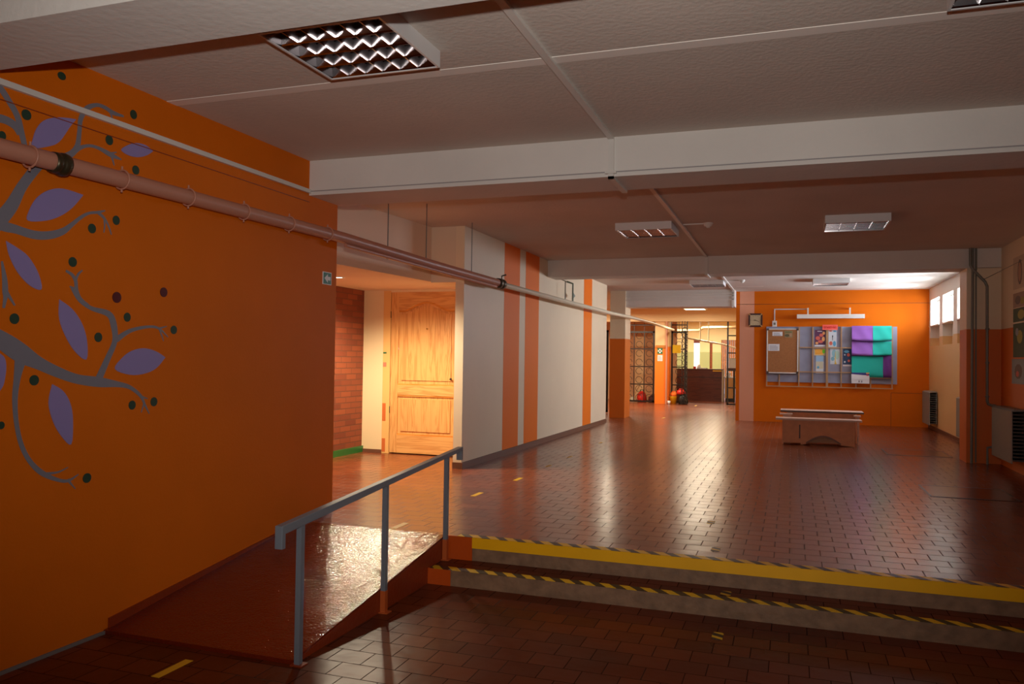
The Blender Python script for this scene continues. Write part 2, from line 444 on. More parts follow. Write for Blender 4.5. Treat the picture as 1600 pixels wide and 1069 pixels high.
LV=[[(3.299,2.585),(3.262,2.536),(3.233,2.489),(3.198,2.438),(3.148,2.402),(3.04,2.362),(3.041,2.409),(3.061,2.47),(3.101,2.522),(3.165,2.556),(3.238,2.576)],[(3.856,2.551),(3.805,2.513),(3.74,2.486),(3.667,2.479),(3.612,2.497),(3.657,2.536),(3.719,2.565),(3.793,2.572)],[(3.357,2.184),(3.29,2.103),(3.217,2.045),(3.131,2.005),(3.025,1.987),(3.032,2.043),(3.072,2.113),(3.14,2.166),(3.227,2.192)],[(2.908,1.866),(2.972,1.839),(3.026,1.809),(3.075,1.753),(3.105,1.694),(3.11,1.641),(3.044,1.658),(2.975,1.718),(2.927,1.797)],[(3.222,1.599),(3.306,1.551),(3.37,1.476),(3.405,1.384),(3.405,1.281),(3.336,1.317),(3.273,1.394),(3.225,1.495)],[(3.995,1.295),(3.921,1.228),(3.826,1.196),(3.716,1.191),(3.605,1.226),(3.659,1.293),(3.729,1.333),(3.821,1.349),(3.918,1.331)],[(3.192,1.149),(3.259,1.111),(3.306,1.044),(3.326,0.953),(3.32,0.821),(3.259,0.867),(3.205,0.948),(3.173,1.051)],[(2.859,1.323),(2.91,1.295),(2.926,1.253),(2.923,1.194),(2.908,1.14),(2.865,1.112)]]
DT=[(3.001,2.523,0.027,0.027,0),(3.697,2.729,0.025,0.027,0),(3.525,2.531,0.026,0.028,0),(3.724,2.405,0.026,0.027,0),(2.873,2.382,0.02,0.022,0),(3.421,2.009,0.026,0.027,0),(3.588,2.083,0.025,0.027,0),(3.3,1.808,0.026,0.027,0),(3.606,1.639,0.032,0.032,1),(3.97,1.699,0.03,0.03,1),(3.686,1.529,0.025,0.027,0),(3.482,1.405,0.026,0.027,0),(2.965,1.483,0.026,0.027,0),(4.063,1.469,0.027,0.027,0),(3.085,1.172,0.027,0.027,0),(3.739,1.011,0.026,0.027,0),(3.91,1.023,0.027,0.028,0),(3.429,0.623,0.028,0.027,0),(2.909,0.953,0.018,0.019,0),(3.202,2.79,0.025,0.021,0)]

# ---------------------------------------------------------------- dimensions (metres)
XL, XR, XW = -3.68, 2.65, 2.72      # left wall, right wall, window wall
ZC, ZB = 2.89, 2.61                 # ceiling, underside of beams
ZL, ZT = -0.28, -0.17               # lower floor, step tread
YB2, YB3 = (5.53, 6.0), (12.24, 12.70)
YBW = 18.62                         # board wall

# ---------------------------------------------------------------- floors and ceiling
b = MB(); b.box(-8, 2.95, 5.5, 33.5, -0.4, 0.0)
up = struct(b.build('floor', TILES))
b = MB()
b.box(-2.20, 2.65, 5.488, 5.4999, ZT, -0.078, 0)
b.box(-2.20, 2.65, 5.480, 5.4999, -0.078, -0.0005, 1)
b.box(-2.42, -2.20, 5.482, 5.4999, ZT, -0.0005, 2)
r = b.build('step_riser', [CONC, YELP, ORP], up); r['label'] = 'worn concrete riser with a broad yellow painted band'
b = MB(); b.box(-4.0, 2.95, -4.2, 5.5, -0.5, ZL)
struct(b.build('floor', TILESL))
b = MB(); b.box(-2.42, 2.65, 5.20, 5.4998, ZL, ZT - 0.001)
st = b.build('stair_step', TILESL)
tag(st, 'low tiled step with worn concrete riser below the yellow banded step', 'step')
b = MB(); b.box(-2.24, 2.65, 5.188, 5.1999, ZL, ZT, 0); b.box(-2.42, -2.24, 5.184, 5.1999, ZL, ZT, 1)
b.build('riser', [CONC, ORP], st)
b = MB(); b.box(-8, 2.95, -4.2, 24.4, ZC, ZC + 0.2)
ce = struct(b.build('ceiling', CEIL))
JOINT = M('joint_filler', srgb(244, 236, 226), 0.9)
for yy in (3.96, 17.4):
    b = MB(); b.box(XL if yy < 6 else -1.1, 2.64 if yy < 6 else -0.55, yy, yy + (0.09 if yy < 6 else 0.05), ZC - 0.003, ZC + 0.01)
    b.build('slab_joint', JOINT, ce)
b = MB(); b.box(-8, 1.2, 24.4, 33.5, 2.95, 3.1)
struct(b.build('ceiling', HALLW))

# beams
def beam(n, x0, x1, y0, y1, z0, mat=BEAMM):
    q = MB(); q.box(x0, x1, y0, y1, z0, ZC + 0.01); o = struct(q.build('trim_%d' % n, mat)); return o
beam(1, XL, XR, 2.28, 2.665, ZB)
beam(2, XL, XR, YB2[0], YB2[1], ZB)
beam(3, XL, XR + 0.3, YB3[0], YB3[1], ZB + 0.015)
lin = beam(4, -3.88, -1.17, 18.05, 18.6, 2.52)
for zz in (2.80, 2.745, 2.665):
    q = MB(); q.box(-3.88, -1.17, 18.02, 18.05, zz, zz + 0.022); q.build('cable_duct', TRUNK, lin)
beam(5, -6, -1.0, 24.4, 24.8, 2.50, HALLW)

# ---------------------------------------------------------------- walls
b = MB(); b.box(XL - 0.5, XL, -4.0, 5.96, -0.5, ZC + 0.01)
wl = struct(b.build('wall_left', ORANGE))
wl['label'] = 'orange wall with a painted tree mural'
b = MB(); b.box(XL, XL + 0.012, 3.60, 5.96, 0, 0.055)
for v in range(len(b.v)):
    x, y, z = b.v[v]; b.v[v] = (x, y, z + min(0.0, -0.28 + (y - 3.4) * 0.1333))
b.build('skirting', REDP, wl)
b = MB(); b.box(XL, XL + 0.012, 2.2, 3.58, ZL, ZL + 0.018); b.build('skirting', M('grey_skirting', srgb(120, 112, 108), 0.7), wl)
b = MB(); b.box(XL, XL + 0.004, 2.0, 5.53, 2.555, 2.560); b.build('trunking_shadow_line', REDP, wl)  # dark strip drawn as the shadow of the trunking above

def ribbon(mb, pts, x0, x1):
    n = len(pts); L, R = [], []
    # smooth the line first
    P = []
    for i in range(n - 1):
        p0 = pts[max(i - 1, 0)]; p1 = pts[i]; p2 = pts[i + 1]; p3 = pts[min(i + 2, n - 1)]
        for k in range(5):
            t = k / 5
            P.append(tuple(0.5 * ((2 * p1[j]) + (-p0[j] + p2[j]) * t + (2 * p0[j] - 5 * p1[j] + 4 * p2[j] - p3[j]) * t * t + (-p0[j] + 3 * p1[j] - 3 * p2[j] + p3[j]) * t ** 3) for j in range(3)))
    P.append(pts[-1])
    for i, p in enumerate(P):
        a = P[max(i - 1, 0)]; c = P[min(i + 1, len(P) - 1)]
        t = Vector((c[0] - a[0], c[1] - a[1])).normalized(); nn = Vector((-t.y, t.x)) * max(p[2], 0.005) / 2
        L.append((p[0] + nn.x, p[1] + nn.y)); R.append((p[0] - nn.x, p[1] - nn.y))
    m = len(P)
    vs = [(x0, *q) for q in L] + [(x0, *q) for q in R] + [(x1, *q) for q in L] + [(x1, *q) for q in R]
    fs = []
    for i in range(m - 1):
        fs += [(2 * m + i, 2 * m + i + 1, 3 * m + i + 1, 3 * m + i), (i, i + 1, 2 * m + i + 1, 2 * m + i), (m + i, 3 * m + i, 3 * m + i + 1, m + i + 1)]
    fs += [(0, 2 * m, 3 * m, m), (m - 1, 2 * m - 1, 4 * m - 1, 3 * m - 1)]
    mb.add(vs, fs)

mb = MB()
for i, pts in enumerate(BR): ribbon(mb, pts, XL - 0.001, XL + 0.0012 + i * 0.00004)
mural = mb.build('painted_branches', BARK, wl)
mural['label'] = 'grey painted tree branches'
for l in LV:
    n = len(l); s = []
    for i in range(n):
        p0, p1, p2, p3 = l[i - 1], l[i], l[(i + 1) % n], l[(i + 2) % n]
        tip1, tip2 = (i == 0), ((i + 1) % n == 0)
        for k in range(4):
            t = k / 4
            if tip1: p0 = p1
            if tip2: p3 = p2
            s.append(tuple(0.5 * ((2 * p1[j]) + (-p0[j] + p2[j]) * t + (2 * p0[j] - 5 * p1[j] + 4 * p2[j] - p3[j]) * t * t + (-p0[j] + 3 * p1[j] - 3 * p2[j] + p3[j]) * t ** 3) for j in range(2)))
    q = MB(); q.prism(s, 'x', XL - 0.001, XL + 0.0032); o = q.build('painted_leaf', LEAFP, wl); o['label'] = 'lilac painted leaf'
for y, z, ry, rz, k in DT:
    q = MB(); q.prism([(y + ry * cos(a * pi / 10), z + rz * sin(a * pi / 10)) for a in range(20)], 'x', XL - 0.001, XL + 0.0034)
    o = q.build('painted_berry', DOTR if k else DOTG, wl); o['label'] = 'dark red painted berry' if k else 'dark green painted berry'

# striped wall
YS0, YS1 = 8.79, 16.6
b = MB(); b.box(XL - 0.11, XL, YS0, YS1, -0.01, ZC + 0.01)
ws = struct(b.build('wall_left', CREAM)); ws['label'] = 'cream wall with three vertical orange stripes'
for y0, y1 in ((10.2, 10.85), (11.12, 11.78), (14.61, 15.26)):
    q = MB()
    if y1 < YB3[0] or y0 > YB3[1]: q.box(XL, XL + 0.002, y0, y1, 0.07, ZC)
    o = q.build('painted_stripe', STRIPE, ws); o['label'] = 'vertical orange painted stripe'
q = MB(); q.box(XL, XL + 0.02, YS0, YS1, 0, 0.075); q.build('skirting', BROWNB, ws)
q = MB(); q.box(XL - 0.11, XL + 0.02, YS0 - 0.02, YS0, 0, 0.075); q.build('skirting', BROWNB, ws)

# alcove: back walls, lintel box, soffit, brick wall
b = MB()
b.box(-5.60, -5.29, 9.80, 9.95, -0.01, 2.25)
b.box(-4.10, XL - 0.11, 9.80, 9.95, -0.01, 2.25)
b.box(-5.29, -4.10, 9.80, 9.95, 2.20, 2.25)
wd = struct(b.build('wall_back', M('alcove_cream_paint', srgb(232, 206, 160), 0.5)))
q = MB(); q.box(-5.575, -5.29, 9.785, 9.80, 0, 0.045); q.build('skirting', BROWNB, wd)
b = MB(); b.prism([(-4.115, 8.79), (-4.115, 9.95), (-5.7, 9.95), (-5.7, 5.97), (-4.33, 5.97)], 'z', 2.23, ZC)
sf = struct(b.build('ceiling', M('alcove_soffit_paint', srgb(230, 204, 178), 0.7)))
b = MB(); b.box(-4.115, XL - 0.11, YS0, 9.95, 2.22, ZC)
struct(b.build('trim_6', M('lintel_cream_paint', srgb(226, 206, 178), 0.6)))
b = MB(); b.box(-5.75, -5.60, 5.96, 9.80, -0.01, 2.23)
wb = struct(b.build('wall_alcove', BRICK)); wb['label'] = 'red brick alcove wall'
q = MB(); q.box(-5.60, -5.575, 7.0, 9.80, 0, 0.085); q.build('tile_skirting', GREENT, wb)
b = MB(); b.box(-5.75, XL - 0.5, 5.80, 5.96, -0.3, ZC); struct(b.build('wall_front', CREAM))

# right side
b = MB(); b.box(XR, XR + 0.3, -4.0, YB3[0], -0.5, ZC + 0.01)
struct(b.build('wall_right', TT_PIER))
b = MB(); b.box(2.24, XR + 0.3, YB3[0], YB3[1], -0.01, ZB + 0.02)
pr = struct(b.build('wall_pier', TT_PIER))
b = MB()
T = 0.34
b.box(XW, XW + T, YB3[1], YBW + .2, -0.01, 1.69); b.box(XW, XW + T, YB3[1], YBW + .2, 2.64, ZC + 0.01)
ys = [YB3[1], 14.56, 15.64, 16.01, 17.07, 17.40, 18.46, YBW + .2]
for i in range(0, 8, 2): b.box(XW, XW + T, ys[i], ys[i + 1], 1.69, 2.64)
b.box(XW + 0.16, XW + T, YB3[1], YBW, 1.69, 2.10)
ww = struct(b.build('wall_right', TT_WIN))
q = MB(); q.box(XW - 0.015, XW, YB3[1], YBW, 0, 0.07); q.build('skirting', BROWNB, ww)
for i in range(3):
    y0, y1 = ys[1 + 2 * i], ys[2 + 2 * i]
    q = MB()
    q.box(XW + .14, XW + .19, y0, y1, 2.10, 2.125); q.box(XW + .14, XW + .19, y0, y1, 2.615, 2.64)
    q.box(XW + .14, XW + .19, y0, y0 + .03, 2.10, 2.64); q.box(XW + .14, XW + .19, y1 - .03, y1, 2.10, 2.64)
    w = struct(q.build('window_%d' % (i + 1), TRUNK))
    q = MB(); q.box(XW + .165, XW + .175, y0 + .02, y1 - .02, 2.12, 2.62); q.build('pane', PANE, w)
    q = MB(); q.box(XW - .03, XW + .15, y0, y1, 2.085, 2.105); q.build('window_sill', TRUNK, w)
# board wall
b = MB(); b.box(-1.17, XW + .3, YBW, YBW + 0.2, -0.01, ZC + 0.01)
bw = struct(b.build('wall_back', ORANGE)); bw['label'] = 'orange wall carrying the notice board'
q = MB(); q.box(-1.09, -0.78, YBW - .003, YBW, 0, ZC); o = q.build('painted_stripe', PINKP, bw); o['label'] = 'pale pink painted stripe'
SEAM = M('panel_seam', srgb(120, 50, 14), 0.6)
q = MB(); q.box(-1.17, XW, YBW - .003, YBW, 2.595, 2.605); q.box(2.0, XW, YBW - .003, YBW, 0.70, 0.708); q.box(1.995, 2.003, YBW - .003, YBW, 0, 0.7)
q.build('panel_seam', SEAM, bw)
# pillar by the doorway
b = MB(); b.box(-3.91, -3.56, 18.0, 18.62, -0.01, ZC)
tag(b.build('pillar', TT_PIER), 'square pillar, orange below and cream above, left of the wide doorway', 'pillar')
# hall beyond
b = MB(); b.box(-1.17, -0.97, YBW + .2, 24.8, -0.01, ZC); struct(b.build('wall_right', HALLW))
b = MB(); b.box(-0.6, -0.4, 24.8, 33, -0.01, 3.0); struct(b.build('wall_right', TT_HALL))
b = MB(); b.box(-7.0, -6.8, 9.9, 33, -0.01, 3.0); struct(b.build('wall_left', HALLW))
b = MB(); b.box(-5.75, XL - .11, 9.96, 10.06, -.01, ZC); b.box(-7, -5.75, 9.8, 9.95, -.01, ZC); struct(b.build('wall_front', HALLW))
b = MB(); b.box(-7, -5.6, 16.0, 16.2, -.01, ZC)
b = MB(); b.box(-6.8, -4.95, 21.0, 21.15, -0.01, ZC); struct(b.build('wall_corridor', ORANGE))
b = MB(); b.box(XL - 0.5, XR + .3, -4.2, -4.0, -0.5, ZC + .01); struct(b.build('wall_front', M('dim_front_wall', srgb(150, 110, 80), 0.8)))
# pier between the grilles
b = MB(); b.box(-3.92, -3.50, 24.5, 24.95, -0.01, 2.55)
tag(b.build('pillar', two_tone('bright_orange_below', srgb(240, 120, 20), srgb(226, 190, 140), 1.74)), 'orange pillar between the two black grille gates', 'pillar')
b = MB(); b.tube([(-3.56, 24.44, 0.0), (-3.56, 24.44, 2.5)], 0.03)
tag(b.build('heating_riser', PIPEP), 'thin vertical pipe on the orange pillar between the gates', 'pipe')
# back room: columns and openings behind the reception desk
YR = 31.0
b = MB()
b.box(-6.8, -3.49, YR, YR + .2, -.01, 2.95); b.box(-3.27, -2.90, YR, YR + .2, -.01, 2.95); b.box(-2.80, -2.48, YR, YR + .2, -.01, 2.95)
b.box(-3.49, -3.27, YR, YR + .2, 2.12, 2.95); b.box(-2.9, -2.8, YR, YR + .2, 2.08, 2.95); b.box(-2.48, -0.6, YR, YR + .2, 2.12, 2.95)
b.box(-3.49, -3.27, YR, YR + .2, -.01, 0.9); b.box(-2.9, -2.8, YR, YR + .2, -.01, 0.8)
struct(b.build('wall_back', TT_HALL))
b = MB(); b.box(-3.5, -3.26, YR + .05, YR + .08, 0.9, 2.12); w = struct(b.build('window_4', PANEF))
b = MB(); b.box(-3.49, -3.27, YR - .01, YR + .04, 2.0, 2.12); b.build('window_frame', M('dark_red_frame', srgb(110, 40, 20), .6), w)
b = MB(); b.box(-2.9, -2.8, YR + .08, YR + .1, 0.8, 2.08); struct(b.build('window_5', M('brown_glass_block', srgb(150, 70, 24), .6, var=.4, vscale=12)))
b = MB()
for i in range(26):
    x = -2.48 + i * 0.07; b.box(x, x + .06, YR + .02, YR + .03, 0.3, 2.12)
tag(b.build('vertical_blind', BLIND), 'brown vertical slat blind behind the reception desk', 'blind')
b = MB(); b.tube([(-3.9, 29, 2.4), (-3.1, 29, 2.40), (-2.95, 29, 2.50), (-0.7, 29, 2.52)], 0.045)
tag(b.build('ceiling_pipe', M('tan_pipe_paint', srgb(190, 160, 120), .5)), 'tan pipe with a kink under the ceiling above the reception desk', 'pipe')
b = MB(); b.tube([(-3.5, 27.5, 2.12), (-2.7, 28.4, 1.98), (-2.2, 28.4, 1.9), (-1.6, 28.2, 1.72)], 0.03)
for _p in ((-2.7, 28.4, 1.98), (-2.95, 28.1, 2.02)): b.tube([_p, (_p[0], _p[1], 2.95)], 0.02)
tag(b.build('sloping_pipe', PIPEW), 'pale thin pipe sloping down behind the right gate', 'pipe')

# ---------------------------------------------------------------- ramp and handrail
RX = -2.42
def rz(y): return ZL + (y - 3.4) * (0.28 / 2.1)
b = MB()
n = 14
prof = [(3.57 + (5.499 - 3.57) * i / n) for i in range(n + 1)]
b.prism([(3.57, ZL)] + [(y, rz(y)) for y in prof] + [(5.499, ZL)], 'x', XL, RX)
o = b.build('ramp', RAMPM)
tag(o, 'glossy red-brown painted ramp between the mural wall and the handrail', 'ramp')
q = MB(); q.prism([(3.57, ZL + 0.001), (3.57, rz(3.57) - 0.012), (5.48, rz(5.48) - 0.012), (5.48, ZL + 0.001)], 'x', RX, RX + 0.006)
q.build('side_face', REDP, o)
hr = thing('handrail', (-2.39, 3.4, ZL), 'grey-blue square-tube handrail standing on three posts along the ramp', 'handrail')
HX = -2.395
q = MB()
y0, z0, y1, z1 = 3.39, 0.470, 5.70, 0.635
q.prism([(y0, z0 - .045), (y1, z1 - .03), (y1, z1), (y0, z0)], 'x', HX - .022, HX + .022)
q.build('top_rail', GREYR, hr, bevel=.003)
q = MB(); q.box(HX - .022, HX + .022, y0, y0 + .03, z0 - .115, z0 - .04); q.build('rail_end', GREYR, hr, bevel=.003)
q = MB(); q.box(HX - .022, HX + .022, y1 - .03, y1, z1 - .10, z1 - .02); q.build('rail_end', GREYR, hr, bevel=.003)
def railz(y): return z0 + (y - y0) / (y1 - y0) * (z1 - z0)
for yy, zb, zg in ((3.58, ZL, ZL + .01), (4.50, ZL, rz(4.5) - .01), (5.44, ZT, -.02)):
    q = MB(); q.box(HX - .014, HX + .016, yy - .016, yy + .016, zb, railz(yy) - .03)
    p = q.build('post', GREYR, hr)
    if zg > zb + .05:
        q = MB(); q.box(HX - .016, HX + .018, yy - .018, yy + .018, zb, zg); o = q.build('post_foot', ORPOST, p); o['label'] = 'orange painted foot of the post'
    q = MB(); q.box(HX - .03, HX + .04, yy - .03, yy + .03, zb, zb + .006); o = q.build('base_plate', ORPOST if zg > zb + .05 else REDP, p)

# ---------------------------------------------------------------- hazard tapes and floor marks
HZ1 = hazard_mat('hazard_tape_upper', 'x', 0.137, 0.8, srgb(226, 182, 20), srgb(46, 34, 24), .52)
HZ2 = hazard_mat('hazard_tape_lower', 'x', 0.137, 0.8, srgb(226, 182, 20), srgb(46, 34, 24), .5)
q = MB(); q.box(-2.32, 2.64, 5.483, 5.565, 0.0, 0.0015)
tag(q.build('hazard_tape', HZ1), 'yellow and black striped tape along the edge of the upper floor', 'tape')
q = MB(); q.box(-2.40, 2.64, 5.186, 5.27, ZT - .0005, ZT + .001)
tag(q.build('hazard_tape', HZ2), 'yellow and black striped tape along the lower step edge', 'tape')
YT = M('yellow_floor_tape', srgb(226, 180, 40), .5)
def strip(x0, x1, y0, y1, z, label):
    q = MB(); q.box(x0, x1, y0, y1, z, z + .0014)
    tag(q.build('floor_tape', YT), label, 'tape', 'yellow tape dashes along the floor')
strip(-2.98, -2.93, 3.19, 3.43, ZL, 'yellow tape dash on the dark lower floor in front of the ramp')
strip(-2.90, -2.85, 5.53, 5.76, 0, 'yellow tape dash at the top edge of the ramp')
strip(-2.88, -2.83, 7.11, 7.34, 0, 'yellow tape dash on the floor just right of the far handrail end')
strip(-2.83, -2.78, 8.2, 8.42, 0, 'yellow tape dash near the first corner of the striped wall')
strip(-2.83, -2.79, 9.4, 9.58, 0, 'faint yellow tape dash beside the wide orange stripes')
strip(-2.83, -2.79, 10.4, 10.58, 0, 'faint yellow tape dash on the shiny tiles midway down the striped wall')
strip(-2.86, -2.82, 12.4, 12.56, 0, 'small faint yellow tape dash under the second white beam')
strip(-2.78, -2.73, 18.4, 18.7, 0, 'yellow tape dash in the doorway beside the pillar')
strip(-2.66, -2.62, 23.9, 24.3, 0, 'yellow tape dash in front of the reception desk')
HZP = hazard_mat('hazard_patch', 'y', 0.085, 0.5, srgb(214, 170, 24), srgb(40, 30, 22), .42)
def patch(x, y, z, w, d, label):
    q = MB(); k = w * .18
    q.prism([(x - w / 2 + k, y - d / 2), (x + w / 2 - k, y - d / 2), (x + w / 2, y - d / 2 + k), (x + w / 2, y + d / 2 - k), (x + w / 2 - k, y + d / 2), (x - w / 2 + k, y + d / 2), (x - w / 2, y + d / 2 - k), (x - w / 2, y - d / 2 + k)], 'z', z, z + .0014)
    tag(q.build('floor_marker', HZP), label, 'floor marker', 'black and yellow floor markers')
patch(-.393, 4.83, ZL, .062, .13, 'small black and yellow marker on the lower floor before the steps')
patch(-.385, 5.34, ZT, .065, .10, 'small black and yellow marker on the tread between the two tapes')
patch(-.49, 5.80, 0, .06, .12, 'small black and yellow marker just above the yellow banded step')
patch(-.61, 6.76, 0, .06, .12, 'small faded black and yellow marker farther up the glossy floor')
# manhole covers
def cover(cx, cy, w, d, label):
    t = thing('floor_hatch', (cx, cy, 0), label, 'hatch', 'tiled floor hatches')
    q = MB(); fr = M('hatch_frame', srgb(60, 34, 24), .35, metal=.4)
    q.box(cx - w / 2, cx + w / 2, cy - d / 2, cy - d / 2 + .02, 0, .004); q.box(cx - w / 2, cx + w / 2, cy + d / 2 - .02, cy + d / 2, 0, .004)
    q.box(cx - w / 2, cx - w / 2 + .02, cy - d / 2, cy + d / 2, 0, .004); q.box(cx + w / 2 - .02, cx + w / 2, cy - d / 2, cy + d / 2, 0, .004)
    q.build('frame', fr, t)
    q = MB(); q.box(cx - w / 2 + .02, cx + w / 2 - .02, cy - d / 2 + .02, cy + d / 2 - .02, 0, .003)
    q.build('plate', M('hatch_plate', srgb(112, 56, 34), .22, bump=.2, bscale=4), t)
cover(1.72, 9.35, .80, .80, 'square floor hatch with dark frame in the tiles nearer the right radiator')
cover(1.75, 13.2, .85, .85, 'square floor hatch farther back beside the stacked benches')

# ---------------------------------------------------------------- heating pipe along the left
t = thing('heating_pipe', (-3.57, 1.5, 2.3), 'long painted heating pipe running along the mural wall and on to the hall', 'pipe')
q = MB(); q.tube([(-3.585, 1.0, 2.28), (-3.58, 5.9, 2.318), (-3.53, 7.5, 2.285), (-3.50, 9.50, 2.27)], [.046, .046, .046, .046], 20); q.build('pipe', PIPEP, t)
q = MB(); q.tube([(-3.56, 5.9, 2.255), (-3.515, 7.5, 2.23), (-3.50, 9.40, 2.215)], .018, 12); o = q.build('lower_pipe', PIPEP, t)
q = MB(); q.tube([(-3.50, 9.62, 2.262), (-3.49, 12.5, 2.262), (-3.48, 16.0, 2.27), (-3.42, 18.3, 2.285), (-3.36, 20.5, 2.27), (-3.34, 24.3, 2.24)], .036, 16); o = q.build('pipe', PIPEW, t); o['label'] = 'thinner cream painted stretch of the pipe'
q = MB(); q.lathe([(.047, -.05), (.054, -.045), (.056, -.02), (.049, -.014), (.058, -.006), (.062, .015), (.058, .036), (.049, .04)], (-3.583, 3.12, 2.293), 20, axis='y')
o = q.build('coupling', DARKM, t); o['label'] = 'dark cast-iron coupling'
q = MB(); q.lathe([(.046, -.12), (.062, -.11), (.066, -.05), (.05, -.04), (.052, .0), (.064, .01), (.064, .07), (.036, .08)], (-3.50, 9.56, 2.267), 18, axis='y')
q.tube([(-3.50, 9.60, 2.32), (-3.50, 9.60, 2.37), (-3.44, 9.60, 2.385)], .009, 8)
o = q.build('valve', M('steel_valve', srgb(96, 92, 80), .35, metal=.7), t); o['label'] = 'dark valve with a small lever'
for yy, zz in ((2.95, 2.290), (3.53, 2.300), (4.06, 2.304), (4.60, 2.308), (5.13, 2.312), (5.66, 2.316)):
    q = MB()
    pts = [(-3.585 + .054 * cos(a * pi / 10), yy, zz + .054 * sin(a * pi / 10)) for a in range(-10, 11)]
    q.tube(pts, .0055, 8, caps=False)
    q.tube([(-3.585, yy, zz + .05), (-3.585, yy, zz + .075)], .006, 8); q.tube([(-3.585, yy, zz - .05), (-3.585, yy, zz - .072)], .006, 8)
    q.tube([(-3.64, yy, zz), (XL - .02, yy, zz)], .008, 8)
    q.build('clamp', PIPEP, t)
for xx, yy in ((-3.545, 6.62), (-3.532, 7.42), (-3.51, 8.6)):
    q = MB(); q.tube([(xx, yy, 2.24), (xx, yy, ZC)], .005, 8); q.tube([(xx, yy - .01, 2.235), (xx, yy + .01, 2.235)], .012, 8); q.build('hanger_rod', STEEL, t)
for yy, w in ((12.86, .009), (13.35, .016)):
    q = MB(); q.tube([(-3.56, yy, 2.30), (-3.56, yy, 2.62), (XL + .01, yy, 2.66)], w, 8)
    if w > .01: q.prism([(yy, 2.36), (yy + .16, 2.42), (yy, 2.48)], 'x', -3.565, -3.555)
    q.tube([(-3.56, yy, 2.30), (-3.50, yy, 2.285)], w, 8)
    q.build('hanger_bracket', M('grey_green_steel', srgb(120, 130, 116), .5) if w > .01 else STEEL, t)

# ---------------------------------------------------------------- cable trunking
t = thing('cable_trunking', (-1.2, 2.8, 2.88), 'white cable trunking running down the middle of the ceiling and over the beams', 'cable trunking')
q = MB(); w = .02; d = .018; X = -1.205
q.box(X - w, X + w, 2.72, 5.53 - d, ZC - d, ZC); q.box(X - w, X + w, 5.53 - d, 5.53, ZB - d, ZC); q.box(X - w, X + w, 5.53 - d, 6.0 + d, ZB - d, ZB)
q.box(X - w, X + w, 6.0, 6.0 + d, ZB, ZC); q.box(X - w, X + w, 6.0 + d, 12.24 - d, ZC - d, ZC); q.box(X - w, X + w, 12.24 - d, 12.24, ZB, ZC)
q.box(X - w, X + w, 12.24, 12.7 + d, ZB - d + .015, ZB + .015); q.box(X - w, X + w, 12.7 + d, 18.05, ZC - d, ZC); q.box(X - w, X + w, 18.02, 18.045, 2.50, ZC - d)
q.build('trunking', TRUNK, t)
q = MB(); q.box(X - .04, X + .04, 5.50, 5.528, 2.628, 2.645); q.build('crossing_clip', TRUNK, t)
q = MB(); q.tube([(XL + .01, 5.522, 2.642), (XR - .02, 5.522, 2.642)], .004, 8)
tag(q.build('cable', M('grey_cable', srgb(170, 165, 165), .5)), 'thin cable strung along the lower edge of the nearest full white beam', 'cable')
t = thing('cable_trunking', (XL, 3.0, 2.63), 'white cable trunking running along the mural wall under the ceiling', 'cable trunking')
q = MB(); q.box(XL, XL + .022, 2.80, 5.53, 2.625, 2.655); q.build('trunking', TRUNK, t)
# smoke detectors
def detector(x, y, label):
    t = thing('smoke_detector', (x, y, ZC), label, 'smoke detector', 'smoke detectors')
    q = MB(); q.lathe([(0, -.055), (.022, -.055), (.026, -.04), (.045, -.036), (.05, -.012), (.055, -.01), (.055, 0)], (x, y, ZC), 20); q.build('head', TRUNK, t)
    q = MB(); q.box(x - .3 + .02, x - .05, y - .006, y + .006, ZC - .012, ZC); q.build('conduit', TRUNK, t)
detector(-.90, 9.30, 'white round smoke detector on the ceiling beside the nearer square lamp')
detector(-.90, 16.0, 'small white smoke detector beside the farther flat ceiling lamp')

